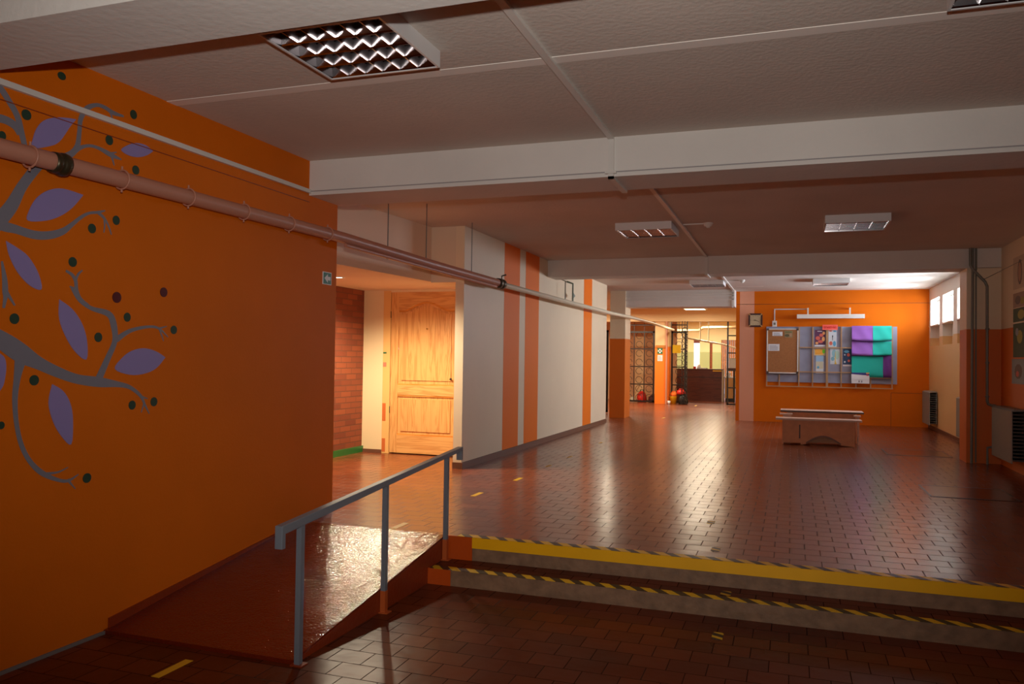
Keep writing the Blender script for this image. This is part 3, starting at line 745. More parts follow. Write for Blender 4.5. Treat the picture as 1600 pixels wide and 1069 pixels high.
# ---------------------------------------------------------------- louvre ceiling lamps
def louvre_lamp(label, troughs_along='y'):
    t = thing('ceiling_lamp', (0, 0, 0), label, 'ceiling lamp', 'square mirror-louvre ceiling lamps')
    S, H = .32, .085
    q = MB()
    q.box(-S, S, -S, S, -.012, 0)
    q.box(-S, S, -S, -S + .012, -H, -.012); q.box(-S, S, S - .012, S, -H, -.012)
    q.box(-S, -S + .012, -S + .012, S - .012, -H, -.012); q.box(S - .012, S, -S + .012, S - .012, -H, -.012)
    q.build('housing', HOUS, t)
    def P(a, c, z): return (a, c, z) if troughs_along == 'y' else (c, a, z)
    # four lamp troughs: curved reflector ridges
    q = MB(); I = S - .014
    for k in range(5):
        a0 = -I + k * 2 * I / 4
        prof = []
        for j in range(-7, 8):
            u = j / 7; prof.append((a0 + .024 * u, -H + .004 + .058 * abs(u)))
        pr = [(max(-I, min(I, a)), z) for a, z in prof]
        vs = [P(a, -I, z) for a, z in pr] + [P(a, I, z) for a, z in pr]; m = len(pr)
        q.add(vs, [(i, i + 1, m + i + 1, m + i) for i in range(m - 1)], 0, True)
    q.build('reflector', MIRROR, t)
    for k in range(1, 6):
        c0 = -I + k * 2 * I / 6
        q = MB()
        for s in (-1, 1):
            m = 6
            pr = [(c0 + s * (.0015 + .011 * (j / m) ** 2.0), -H + .006 + .045 * j / m) for j in range(m + 1)]
            vs = [P(-I, c, z) for c, z in pr] + [P(I, c, z) for c, z in pr]
            q.add(vs, [(i, i + 1, m + 1 + i + 1, m + 1 + i) for i in range(m)], 0, True)
        vs = [P(-I, c0 - .0015, -H + .006), P(I, c0 - .0015, -H + .006), P(I, c0 + .0015, -H + .006), P(-I, c0 + .0015, -H + .006)]
        q.add(vs, [(0, 1, 2, 3)])
        q.build('louvre_blade', MIRROR, t)
    for k in range(4):
        a0 = -I + (k + .5) * 2 * I / 4
        q = MB(); q.tube([P(a0, -I + .02, -.036), P(a0, I - .02, -.036)], .013, 12); q.build('tube', TUBEM, t)
    q = MB(); q.box(-I, I, -I, I, -.02, -.014)
    for s in (-1, 1):
        vs = [P(-I, s * (I - .002), -H + .003), P(I, s * (I - .002), -H + .003), P(I, s * (I - .012), -.02), P(-I, s * (I - .012), -.02)]
        q.add(vs, [(0, 1, 2, 3)])
    q.build('back_plate', MIRROR, t)
    del t['_org']
    return t
lm = louvre_lamp('square mirror-louvre lamp left of the trunking between the two white beams', 'y')
lm.location = (-1.60, 9.37, ZC)
copy_thing(lm, (.655, 9.44, ZC), 'square mirror-louvre lamp to the right between the two white beams')
copy_thing(lm, (-1.56, 16.15, ZC), 'square louvre lamp behind the second beam, left of the orange board wall')
copy_thing(lm, (.70, 16.3, ZC), 'square louvre lamp above the notice board, brightly glinting')
lm2 = louvre_lamp('nearest square mirror-louvre lamp beside the front beam, full of glints', 'x')
lm2.location = (-2.03, 3.40, ZC)
copy_thing(lm2, (.93, 3.43, ZC), 'square louvre lamp cut off by the top right corner of the picture')
# hall fixture, lit
def lit_lamp(x, y, label):
    t = thing('ceiling_lamp', (x, y, ZC), label, 'ceiling lamp', 'lit lamps in the hall beyond')
    q = MB(); q.box(x - .32, x + .32, y - .32, y + .32, ZC - .09, ZC); q.build('housing', HOUS, t)
    q = MB()
    for k in range(4): q.box(x - .28, x + .28, y - .24 + k * .135, y - .19 + k * .135, ZC - .094, ZC - .09)
    q.build('diffuser', LITD, t)
lit_lamp(-2.62, 23.45, 'lit ceiling lamp glowing in the hall beyond the doorway')
# recessed downlight
for x, y, lab in ((-4.935, 8.05, 'recessed downlight in the low soffit near the mural wall corner'),):
    t = thing('downlight', (x, y, 2.23), lab, 'downlight')
    q = MB(); q.lathe([(.07, 0), (.07, -.008), (.05, -.010), (.05, 0)], (x, y, 2.23), 20); q.build('trim_ring', TRUNK, t)
    q = MB(); q.lathe([(.0, -.004), (.05, -.004)], (x, y, 2.23), 20); q.build('bulb', emit_mat('downlight_bulb', (1, .85, .6, 1), 12), t)
# loop bracket lamp bar above the board
t = thing('tube_lamp', (.8, YBW, 2.35), 'long white tube lamp hung on two arms above the notice board', 'wall lamp')
q = MB(); q.box(.115, 1.465, YBW - .22, YBW - .12, 2.27, 2.36); q.build('housing', TRUNK, t, bevel=.004)
for xx in (.34, 1.18):
    q = MB(); q.box(xx - .015, xx + .015, YBW - .17, YBW, 2.47, 2.50); q.box(xx - .015, xx + .015, YBW - .185, YBW - .155, 2.36, 2.50); q.build('arm', TRUNK, t)
t = thing('wall_socket', (-.35, YBW, 2.2), 'white wall socket with a cable conduit above the cork board', 'socket')
q = MB(); q.box(-.395, -.30, YBW - .035, YBW, 2.10, 2.23); q.build('box', TRUNK, t, bevel=.005)
q = MB(); q.box(-.36, -.335, YBW - .015, YBW, 2.23, 2.49); q.box(-.36, .33, YBW - .015, YBW, 2.475, 2.495); q.build('conduit', TRUNK, t)
q = MB(); q.box(-.37, -.325, YBW - .037, YBW - .034, 2.14, 2.19); q.build('outlet', STEEL, t)
# clock
BRASSC = M('clock_brass', srgb(196, 150, 90), .4, metal=.4)
CMARK = M('clock_marks', srgb(120, 100, 74), .5)
t = thing('wall_clock', (-.75, YBW, 2.24), 'square wall clock with dark frame and pale dial on the pink stripe', 'clock')
cx, cz, h, k = -.752, 2.245, .15, .115
for nm, poly in (('frame_side', [(cx - h + .02, cz + h), (cx + h - .02, cz + h), (cx + k, cz + k), (cx - k, cz + k)]), ('frame_side', [(cx - h + .02, cz - h), (cx + h - .02, cz - h), (cx + k, cz - k), (cx - k, cz - k)]),
                 ('frame_side', [(cx - h, cz - h + .02), (cx - h, cz + h - .02), (cx - k, cz + k), (cx - k, cz - k)]), ('frame_side', [(cx + h, cz - h + .02), (cx + h, cz + h - .02), (cx + k, cz + k), (cx + k, cz - k)])):
    q = MB(); q.prism(poly, 'y', YBW - .04, YBW - .001); q.build(nm, M('clock_wood', srgb(58, 18, 10), .4), t)
q = MB(); q.box(cx - k, cx + k, YBW - .03, YBW - .001, cz - k, cz + k); q.build('dial', M('clock_dial', srgb(196, 176, 140), .5), t)
for sx in (-1, 1):
    for sz in (-1, 1):
        q = MB(); q.prism([(cx + sx * h, cz + sz * (h - .02)), (cx + sx * (h - .02), cz + sz * h), (cx + sx * (k - .012), cz + sz * k), (cx + sx * k, cz + sz * (k - .012))], 'y', YBW - .042, YBW - .001)
        q.build('brass_corner', BRASSC, t)
q = MB(); q.box(cx - .035, cx + .01, YBW - .034, YBW - .031, cz - .006, cz + .006)
q.prism([(cx, cz + .004), (cx + .085, cz - .036), (cx + .083, cz - .042), (cx - .002, cz - .004)], 'y', YBW - .034, YBW - .031)
q.build('hands', BLACK, t)
for a in range(12):
    q = MB(); px, pz = cx + .095 * sin(a * pi / 6), cz + .095 * cos(a * pi / 6); q.box(px - .004, px + .004, YBW - .032, YBW - .030, pz - .006, pz + .006); q.build('hour_mark', CMARK, t)

# ---------------------------------------------------------------- notice board
YF = YBW - .05
t = thing('notice_board', (.8, YBW, .88), 'long grey felt notice board with a wooden slat grid on the orange wall', 'notice board')
q = MB(); q.box(-.52, 2.11, YBW - .03, YBW, .885, 2.10); q.build('felt_panel', GREYB, t)
vx = [-.50, -.235, .165, .445, .73, 1.02, 1.32, 1.61, 2.02]
for i, x in enumerate([-.505, -.24, .035 + .13, .445, .735, 1.02, 1.315, 1.60, 1.885 + .13]):
    w = .022 if i == 4 else .012
    q = MB(); q.box(x - w, x + w, YBW - .055, YBW - .03, .785, 2.095 if i > 1 else 1.05); o = q.build('slat', SLAT, t)
for zz in (1.115, 1.645):
    q = MB(); q.box(.16, 2.03, YBW - .065, YBW - .055, zz - .012, zz + .012); q.build('slat', SLAT, t)
q = MB(); q.box(-.515, 2.03, YBW - .065, YBW - .055, .78, .80); q.build('slat', SLAT, t)
# cork board
t = thing('cork_board', (-.18, YBW - .06, 1.07), 'framed cork board hung over the left end of the grey notice board', 'cork board')
x0, x1, z0_, z1_ = -.505, .15, 1.075, 2.055
q = MB(); q.box(x0, x1, YBW - .085, YBW - .06, z0_, z1_); q.build('cork', CORK, t)
for a in ((x0 + .03, x1 - .03, z1_ - .022, z1_), (x0 + .03, x1 - .03, z0_, z0_ + .022), (x0, x0 + .022, z0_ + .03, z1_ - .03), (x1 - .022, x1, z0_ + .03, z1_ - .03)):
    q = MB(); q.box(a[0], a[1], YBW - .095, YBW - .06, a[2], a[3]); q.build('frame_rail', TRUNK, t)
for x, z in ((x0, z0_), (x0, z1_ - .04), (x1 - .04, z0_), (x1 - .04, z1_ - .04)):
    q = MB(); q.box(x - .004, x + .044, YBW - .098, YBW - .058, z - .002, z + .042); q.build('corner_cap', EDGED, t)
def sheet(name, label, cat, x0, x1, z0, z1, y, mat, marks=(), group=None):
    t = thing(name, ((x0 + x1) / 2, y, z0), label, cat, group)
    q = MB(); q.box(x0, x1, y - .003, y, z0, z1); pp = q.build('paper', mat, t)
    for i_, mk in enumerate(marks):
        nm, m, poly = mk; q = MB()
        q.prism([(x0 + (x1 - x0) * u, z0 + (z1 - z0) * v) for u, v in poly], 'y', y - .0045 - i_ * .0005, y - .003); q.build(nm, m, pp)
    return t
def R4(u0, u1, v0, v1): return [(u0, v0), (u1, v0), (u1, v1), (u0, v1)]
def blob(u, v, ru, rv, n=10): return [(u + ru * cos(2 * pi * i / n), v + rv * sin(2 * pi * i / n)) for i in range(n)]
INK = M('grey_ink', srgb(120, 120, 132), .6)
lines = lambda n, u1=.85: [('print', INK, R4(.12, u1 - (.12 if i == n - 1 else 0), .16 + i * .7 / n, .16 + i * .7 / n + .22 / n)) for i in range(n)]
yc = YBW - .085
sheet('paper_note', 'small white printed note at the top of the cork board', 'paper note', -.39, -.18, 1.895, 1.985, yc, PAPER, lines(2))
sheet('paper_note', 'white paper with rounded corners at the left edge of the cork board', 'paper note', -.475, -.24, 1.565, 1.715, yc, PAPER, lines(5))
sheet('picture_note', 'dull olive picture pinned at the top right of the cork board', 'picture', -.14, .03, 1.86, 2.01, yc, M('olive_print', srgb(150, 130, 90), .6),
      [('print', M('olive_dark', srgb(90, 84, 56), .6), blob(.35, .3, .3, .2)), ('print', M('olive_mid', srgb(110, 112, 70), .6), R4(.1, .9, .68, .9)), ('print', M('tan_mid', srgb(176, 140, 110), .6), blob(.75, .4, .15, .25))])
yf = YBW - .031
DP = M('poster_purple', srgb(96, 52, 88), .6); SALM = M('poster_salmon', srgb(214, 104, 88), .6); PEACH = M('poster_peach', srgb(236, 172, 110), .6)
sheet('poster', 'purple poster with red and peach leaf shapes on the notice board', 'poster', .485, .70, 1.67, 2.03, yf, PAPER,
      [('print', DP, R4(.0, 1, .10, 1)), ('print', SALM, blob(.3, .5, .22, .12)), ('print', SALM, blob(.62, .68, .2, .1)), ('print', SALM, blob(.55, .3, .25, .09)), ('print', PEACH, blob(.82, .45, .15, .14)),
       ('print', PEACH, blob(.85, .8, .13, .1)), ('print', PEACH, blob(.2, .2, .15, .08)), ('print', PAPER, R4(.25, .7, .9, .94))], 'posters on the notice board')
BLU = M('poster_blue', srgb(96, 168, 206), .6); GRN = M('poster_green', srgb(40, 90, 70), .6); PAL = M('poster_pale', srgb(206, 214, 222), .6)
sheet('poster', 'pale poster with a small figure above red and blue shapes', 'poster', .765, .925, 1.66, 2.03, yf, PAL,
      [('print', SALM, blob(.28, .22, .22, .12)), ('print', BLU, blob(.74, .2, .2, .16)), ('print', BLACK, blob(.5, .62, .06, .08)), ('print', BLACK, R4(.47, .53, .4, .6)), ('print', BLU, R4(.6, .95, .88, .97)), ('print', SALM, R4(.08, .4, .9, .97))], 'posters on the notice board')
ORY = M('poster_orange_yellow', srgb(232, 164, 60), .6); LIME = M('lime_sticker', srgb(120, 214, 40), .5)
sheet('poster', 'orange sheet with a lime green tag on the notice board', 'poster', .475, .70, 1.475, 1.622, yf, M('cream_paper', srgb(226, 206, 160), .6),
      [('print', ORY, R4(.08, .8, .12, .95)), ('tag', LIME, blob(.86, .62, .14, .34))], 'posters on the notice board')
sheet('poster', 'pale blue picture sheet below the orange one', 'poster', .51, .665, 1.085, 1.465, yf, PAPER,
      [('print', M('sky_print', srgb(150, 188, 220), .6), R4(0, 1, .68, 1)), ('print', M('sand_print', srgb(204, 200, 176), .6), R4(.05, .95, .26, .68)), ('print', BLU, blob(.3, .35, .16, .08)), ('print', PAL, R4(0, 1, .08, .26))], 'posters on the notice board')
sheet('poster', 'white poster with a green-blue tree on a yellow trunk', 'poster', .80, 1.00, 1.29, 1.625, yf, PAL,
      [('print', M('tree_blue', srgb(140, 190, 206), .6), blob(.38, .7, .22, .25)), ('print', M('tree_green', srgb(170, 204, 190), .6), blob(.7, .6, .22, .3)), ('print', M('tree_teal', srgb(120, 170, 190), .6), blob(.25, .35, .18, .14)), ('print', M('tree_yel', srgb(226, 196, 90), .6), [(.42, 0), (.66, 0), (.56, .2), (.53, .8), (.49, .8), (.48, .2)])], 'posters on the notice board')
NAVY = M('poster_navy', srgb(42, 72, 110), .6)
sheet('poster', 'navy poster half tucked behind the purple and teal hanging', 'poster', 1.055, 1.235, 1.25, 1.62, yf, PAPER,
      [('print', NAVY, R4(0, 1, .1, 1)), ('print', SALM, blob(.6, .66, .18, .1)), ('print', PAL, blob(.2, .66, .08, .05)), ('print', PAL, blob(.2, .25, .1, .06)), ('print', BLU, blob(.4, .85, .3, .08)), ('print', SALM, blob(.65, .32, .14, .08))], 'posters on the notice board')
# red heading sign with unreadable block letters
t = thing('heading_sign', (.79, YBW - .07, 2.03), 'small bright red heading sign at the top of the notice board', 'sign')
q = MB(); q.box(.64, .945, YBW - .075, YBW - .066, 2.03, 2.14); q.build('plate', M('bright_coral', srgb(255, 104, 92), .5), t)
q = MB(); RL = M('red_lettering', srgb(206, 30, 30), .5)
for i, bits in enumerate(((1, 1, 0, 1), (1, 1, 1, 0), (1, 0, 1, 1), (1, 1, 1, 1), (1, 1, 0, 0), (1, 0, 1, 0), (1, 1, 1, 1), (1, 1, 0, 1))):
    x = .665 + i * .032
    q.box(x, x + .008, YBW - .078, YBW - .075, 2.062, 2.108)
    if bits[1]: q.box(x + .008, x + .024, YBW - .078, YBW - .075, 2.100, 2.108)
    if bits[2]: q.box(x + .008, x + .022, YBW - .078, YBW - .075, 2.081, 2.089)
    if bits[3]: q.box(x + .016, x + .024, YBW - .078, YBW - .075, 2.062, 2.09)
q.build('lettering', RL, t)
# three-tier wall hanging
t = thing('wall_hanging', (1.62, YBW - .1, 1.0), 'three-tier purple and teal cloth hanging with pockets on the notice board', 'wall hanging')
def cloth(name, x0, x1, z0, z1, yb, mat, sag=0.0, bulge=.05):
    q = MB(); N, K = 10, 6; vs = []
    for j in range(K + 1):
        v = j / K
        for i in range(N + 1):
            u = i / N; s = sag * (1 - (2 * ((x0 + (x1 - x0) * u) - 1.225) / .775 - 1) ** 2)
            vs.append((x0 + (x1 - x0) * u, yb - bulge * (1 - v) ** 1.5 - .004 * sin(u * 9 + v * 5), z0 + (z1 - z0) * v - s * (1 - v)))
    nn = len(vs); vs += [(x, y + .006, z) for x, y, z in vs]
    fs = []
    for j in range(K):
        for i in range(N):
            a = j * (N + 1) + i; fs += [(a, a + 1, a + N + 2, a + N + 1), (nn + a + N + 1, nn + a + N + 2, nn + a + 1, nn + a)]
    for i in range(N):
        fs += [(i, nn + i, nn + i + 1, i + 1), (K * (N + 1) + i + 1, nn + K * (N + 1) + i + 1, nn + K * (N + 1) + i, K * (N + 1) + i)]
    q.add(vs, fs, 0, True); return q.build(name, mat, t)
ya = YBW - .084
cloth('purple_panel', 1.225, 1.635, 1.81, 2.115, ya, PURPLE, .02); cloth('teal_panel', 1.635, 2.0, 1.81, 2.115, ya, TEAL, .02)
cloth('purple_panel', 1.225, 1.635, 1.50, 1.79, ya, PURPLE, .02); cloth('teal_panel', 1.635, 2.0, 1.50, 1.79, ya, TEAL, .02)
cloth('teal_panel', 1.225, 1.835, 1.02, 1.47, ya, TEAL, 0, .02); cloth('purple_panel', 1.835, 2.0, 1.02, 1.47, ya, DPURP, 0, .02)
q = MB(); q.box(1.225, 2.0, YBW - .070, YBW - .066, 1.0, 2.11); q.build('backing', DPURP, t)
q = MB(); q.box(1.225, 2.0, YBW - .10, YBW - .07, 1.005, 1.02); q.build('bottom_rod', SLAT, t)
sheet('wall_calendar', 'white wall calendar with a dark blue heading below the teal cloth', 'calendar', 1.22, 1.57, .89, 1.12, YBW - .105, PAPER,
      [('print', M('cal_blue', srgb(60, 60, 130), .6), [(0, .86), (1, .74), (1, 1), (0, 1)]), ('print', ORY, R4(.82, 1, .9, 1)), ('print', M('cal_red', srgb(200, 60, 60), .6), R4(.84, .94, .72, .82)), ('print', INK, R4(.4, .46, .1, .26)), ('print', INK, R4(.55, .61, .1, .26)), ('fold', PAL, R4(0, 1, .34, .37))])

# ---------------------------------------------------------------- benches
def bench(name, x0, x1, y0, y1, h, front, label, dark=False):
    t = thing(name, ((x0 + x1) / 2, (y0 + y1) / 2, 0), label, 'bench', 'stacked low benches')
    q = MB(); q.box(x0, x1, y0, y1, h - .028, h); q.build('top_slab', SLABM, t)
    q = MB(); q.box(x0, x1, y0 - .002, y0, h - .028, h); q.box(x0 - .002, x0, y0, y1, h - .028, h); q.box(x1, x1 + .002, y0, y1, h - .028, h)
    q.build('edge_band', EDGED if dark else SLABM, t)
    for xx in (x0 + .10, x1 - .12):
        q = MB(); q.prism([(y0 + .04, 0), (y0 + .12, 0), (y0 + .15, .06), (y1 - .15, .06), (y1 - .12, 0), (y1 - .04, 0), (y1 - .04, h - .028), (y0 + .04, h - .028)], 'x', xx, xx + .02)
        q.build('end_panel', CHIP, t)
    a, c = x0 + .12, x1 - .12
    n = 16; arch = [(a + .34 + (c - a - .52) * i / n, .015 + .115 * sin(pi * i / n)) for i in range(n + 1)]
    poly = [(a, .03)] + [(a + .26, .03), (a + .26, .0)] + arch + [(c, 0), (c, h - .028), (a, h - .028)] if front else [(a, .12), (c, .12), (c, h - .028), (a, h - .028)]
    q = MB()
    yy = y0 + .05 if front else (y0 + .10)
    q.prism(poly, 'y', yy, yy + .018); q.build('front_panel', CHIP, t)
    q = MB(); q.box(a, c, y1 - .07, y1 - .052, 0.02, h - .028); q.build('added_back_panel', CHIP, t)  # added to block light so the arch opening stays dark
    if front:
        q = MB(); q.prism(arch[::1] + [(p[0], p[1] + .03) for p in arch[::-1]], 'y', yy - .002, yy); q.build('arch_edging', M('arch_edge', srgb(140, 98, 78), .5), t)
        q = MB(); q.box(a + .235, a + .255, yy - .002, yy, .10, .32); q.build('scuff_strip', EDGED, t)
    return t
bench('bench', -.225, 1.055, 13.62, 13.95, .42, True, 'low chipboard bench with an arched front panel, nearest of the stacked benches')
bench('bench', -.16, 1.13, 14.25, 14.72, .512, False, 'taller low bench with a dark-edged top behind the arched bench', True)
for x0, x1, lab in ((-.17, .03, 'short pale board end at the left under the dark-edged bench top'), (.97, 1.07, 'short pale board end at the right under the dark-edged bench top')):
    q = MB(); q.box(x0, x1, 14.05, 14.20, .445, .468)
    q.box(x0 + .05, x1 - .02, 14.08, 14.16, 0, .445)
    tag(q.build('bench_support', SLABM), lab, 'support')

# ---------------------------------------------------------------- pier pipes, radiators
t = thing('heating_riser', (2.31, 12.18, 0), 'pair of grey vertical heating pipes on the pier, one bending over to the radiator', 'pipe')
q = MB(); q.tube([(2.295, 12.20, 0), (2.305, 12.20, ZC)], .017, 12); q.build('pipe', PIPEG, t)
q = MB(); q.tube([(2.345, 12.205, 2.6), (2.345, 12.205, ZC)], .014, 12); q.tube([(2.345, 12.205, 0.0 + .01), (2.345, 12.205, 2.6)], .010, 12); q.build('pipe', PIPEG, t)
q = MB(); q.tube([(2.27, 12.165, ZC), (2.27, 12.165, 2.66), (2.30, 12.165, 2.60), (2.445, 12.165, 2.43), (2.468, 12.165, 2.37), (2.472, 12.165, .84), (2.485, 12.165, .80), (2.52, 12.165, .785), (2.53, 12.0, .785)], .019, 12)
o = q.build('bent_pipe', PIPEG, t)
for zz in (.9, 1.35, 1.8):
    q = MB(); q.lathe([(.024, -.012), (.027, 0), (.024, .012)], (2.472, 12.165, zz), 14); q.build('joint', PIPEG, t)
q = MB(); q.tube([(2.475, 12.165, 0), (2.475, 12.165, .22), (2.55, 12.165, .235)], .016, 12); q.build('return_pipe', PIPEG, t)
def radiator(x1, y0, y1, z0, z1, d, label):
    t = thing('radiator', (x1, (y0 + y1) / 2, z0), label, 'radiator', 'grey convector radiators on the right wall')
    q = MB(); xa = x1 - d
    q.box(xa, xa + .012, y0, y1, z0, z1); q.prism([(xa, z1), (xa + .03, z1 + .02), (x1 - .02, z1 + .02), (x1 - .02, z1 - .0), (xa, z1 - .01)], 'y', y0, y1)
    q.build('cover', RADM, t, bevel=.003)
    n = 14
    q = MB()
    for i in range(n):
        z = z0 + .04 + (z1 - z0 - .08) * i / (n - 1); q.box(xa + .016, x1 - .03, y0 + .01, y1 - .01, z - .012, z + .006)
    q.build('fins', RADD, t)
    q = MB(); q.box(x1 - .03, x1 - .018, y0, y1, z0 + .02, z1); q.build('back_plate', RADM, t)
    for z in (z0 + .1, z1 - .1):
        q = MB(); q.box(x1 - .019, x1, (y0 + y1) / 2 - .02, (y0 + y1) / 2 + .02, z - .02, z + .02); q.build('bracket', RADM, t)
    return t
radiator(2.65, 10.95, 11.95, .15, .775, .17, 'large grey convector radiator on the dark right wall before the pier')
radiator(2.72, 17.55, 18.45, .12, .76, .15, 'grey convector radiator below the farthest window near the notice board wall')
radiator(2.72, 14.2, 15.15, .12, .76, .10, 'grey radiator edge half hidden behind the orange pier')
t = thing('hook_wire', (2.40, 12.2, 2.45), 'thin wire stretched from a hook on the pier to the right wall', 'wire')
q = MB(); q.tube([(2.44, 12.235, 2.47), (2.44, 12.20, 2.47)], .012, 8); q.build('hook', STEEL, t)
q = MB(); q.tube([(2.44, 12.21, 2.47), (2.645, 11.2, 2.60)], .003, 6); q.build('wire', STEEL, t)

# posters on the right wall
def side_poster(y0, y1, z0, z1, base, marks, label):
    t = thing('poster', (XR, y0, z0), label, 'poster', 'posters on the dark right wall')
    q = MB(); q.box(XR - .003, XR, y0, y1, z0, z1); pp = q.build('paper', base, t)
    for i_, (m, (u, v, ru, rv)) in enumerate(marks):
        q = MB(); q.prism([(y1 - (y1 - y0) * a, z0 + (z1 - z0) * c) for a, c in blob(u, v, ru, rv)], 'x', XR - .0045 - i_ * .0005, XR - .003); q.build('print', m, pp)
GP = M('poster_dim_green', srgb(60, 84, 46), .6); GY = M('poster_grey', srgb(150, 158, 160), .6); YG = M('poster_yellow_green', srgb(170, 160, 60), .6); DK = M('poster_dark_ink', srgb(120, 104, 96), .6)
side_poster(11.0, 11.62, 2.27, 2.67, M('poster_beige', srgb(206, 186, 160), .6), [(DK, (.5, .5, .16, .4)), (M('poster_skin', srgb(190, 150, 120), .6), (.5, .5, .11, .3))], 'pale poster with a tall oval drawing, topmost on the dark right wall')
side_poster(11.0, 11.62, 2.04, 2.22, M('poster_brown', srgb(170, 140, 116), .6), [(DK, (.35, .5, .2, .3)), (YG, (.7, .4, .15, .25))], 'brownish sketch poster, second from the top on the dark right wall')
side_poster(11.0, 11.62, 1.86, 2.03, GP, [(YG, (.6, .5, .25, .35))], 'narrow dark green poster with yellow patch on the dark right wall')
side_poster(11.0, 11.62, 1.42, 1.84, GP, [(YG, (.5, .6, .2, .2)), (GY, (.3, .75, .12, .12))], 'tall dark green poster on the orange part of the dark right wall')
side_poster(11.0, 11.68, 1.09, 1.40, GY, [(DK, (.45, .5, .25, .3)), (SALM, (.4, .4, .1, .12))], 'pale grey poster with dark drawing, lowest on the dark right wall')

# exit sign on the mural wall
t = thing('exit_sign', (XL, 5.81, 1.92), 'small green sign with a white left arrow near the far end of the mural wall', 'sign')
q = MB(); q.box(XL, XL + .006, 5.745, 5.875, 1.915, 2.02); q.build('plate', SIGNW, t)
q = MB(); q.box(XL + .006, XL + .007, 5.752, 5.868, 1.921, 2.014); q.build('green_field', GREENS, t)
q = MB(); q.prism([(5.765, 1.967), (5.815, 2.003), (5.815, 1.982), (5.855, 1.982), (5.855, 1.952), (5.815, 1.952), (5.815, 1.931)], 'x', XL + .007, XL + .0085); q.build('arrow', SIGNW, t)
# first aid sign on the hall pillar
t = thing('first_aid_sign', (-3.76, 24.5, 1.52), 'green sign with a white cross on the orange pillar between the gates', 'sign')
q = MB(); q.box(-3.845, -3.69, 24.49, 24.5, 1.52, 1.69); q.build('plate', GREENS, t)
q = MB(); q.box(-3.79, -3.745, 24.487, 24.49, 1.54, 1.67); q.box(-3.83, -3.705, 24.487, 24.49, 1.585, 1.625); q.build('cross', SIGNW, t)
sheet('paper_note', 'white printed sheet below the first aid sign', 'paper note', -3.84, -3.69, 1.30, 1.48, 24.499, PAPER, lines(4))
q = MB(); q.box(-3.90, -3.58, 24.47, 24.499, 1.70, 1.78); tag(q.build('ledge_box', M('ochre_box', srgb(180, 110, 30), .6)), 'ochre ledge just above the first aid sign', 'ledge')

# ---------------------------------------------------------------- pine door in the alcove
d = MB(); YD = 9.80
x0, x1, zt = -5.17, -4.12, 2.20
d.box(x0, x1, YD + .02, YD + .05, .015, zt)
door = struct(d.build('door_1', PINE)); door['label'] = 'glossy pine panel door with an arched top panel'
def dpart(name, mat, fn):
    q = MB(); fn(q); return q.build(name, mat, door)
ys0, ys1 = YD - .005, YD + .02
dpart('stile', PINE, lambda q: q.box(x0, x0 + .11, ys0, ys1, .015, zt))
dpart('stile', PINE, lambda q: q.box(x1 - .11, x1, ys0, ys1, .015, zt))
px0, px1 = x0 + .11, x1 - .11
n = 20
def arch(k):
    out = []
    for i in range(n + 1):
        u = i / n; c = .5 - .5 * cos(2 * pi * min(1, max(0, (u - .08) / .84)))
        out.append((px0 + (px1 - px0) * u, 1.955 + k + .115 * (c ** .8)))
    return out
dpart('top_rail', PINEX, lambda q: q.prism(arch(0) + [(px1, zt), (px0, zt)], 'y', ys0, ys1))
dpart('mid_rail', PINEX, lambda q: q.box(px0, px1, ys0, ys1, .80, .935))
dpart('bottom_rail', PINEX, lambda q: q.box(px0, px1, ys0, ys1, .015, .255))
MOLD = wood_mat('pine_moulding', srgb(200, 124, 50), srgb(222, 152, 74), 'x', 5.0, .25, .4)
dpart('moulding', MOLD, lambda q: q.prism(arch(0) + arch(-.028)[::-1], 'y', ys0 + .008, ys1))
for za, zb_ in ((.255, .275), (.78, .80), (.935, .955)):
    dpart('moulding', MOLD, lambda q: q.box(px0, px1, ys0 + .008, ys1, za, zb_))
dpart('raised_panel', PINE, lambda q: q.prism([(px0 + .05, 1.0), (px1 - .05, 1.0)] + [(max(px0 + .05, min(px1 - .05, x)), z - .06) for x, z in arch(0)[::-1]], 'y', ys0 + .012, ys1))
dpart('raised_panel', PINE, lambda q: q.box(px0 + .05, px1 - .05, ys0 + .012, ys1, .31, .745))
dpart('peephole', M('brass', srgb(220, 190, 120), .2, metal=1), lambda q: q.lathe([(.0, -.02), (.012, -.018), (.012, 0)], (-4.63, ys0 + .012, 1.70), 12, axis='y'))
dpart('latch', BLACK, lambda q: q.lathe([(.0, -.02), (.014, -.018), (.014, 0)], (-4.27, ys0, 1.03), 12, axis='y'))
for zz in (.55, 1.85):
    dpart('hinge', BLACK, lambda q: q.box(x0 - .008, x0, YD - .012, YD, zz, zz + .09))
# door frame: raw jamb with patches of brick and foam
fr = struct(MB().box(-5.29, -5.18, YD - .005, YD + .1, 0.0, 2.22).build('door_frame', M('raw_jamb', srgb(232, 178, 104), .6)))
for za, zb_, c in ((.02, .20, 'b'), (.44, .68, 'b'), (1.18, 1.24, 'p'), (1.36, 1.38, 'g')):
    q = MB(); q.box(-5.285, -5.235, YD - .009, YD - .004, za, zb_)
    q.build('jamb_patch', {'b': M('brick_patch', srgb(200, 100, 40), .7), 'p': M('pink_patch', srgb(210, 120, 90), .7), 'g': GREENS}[c], fr)

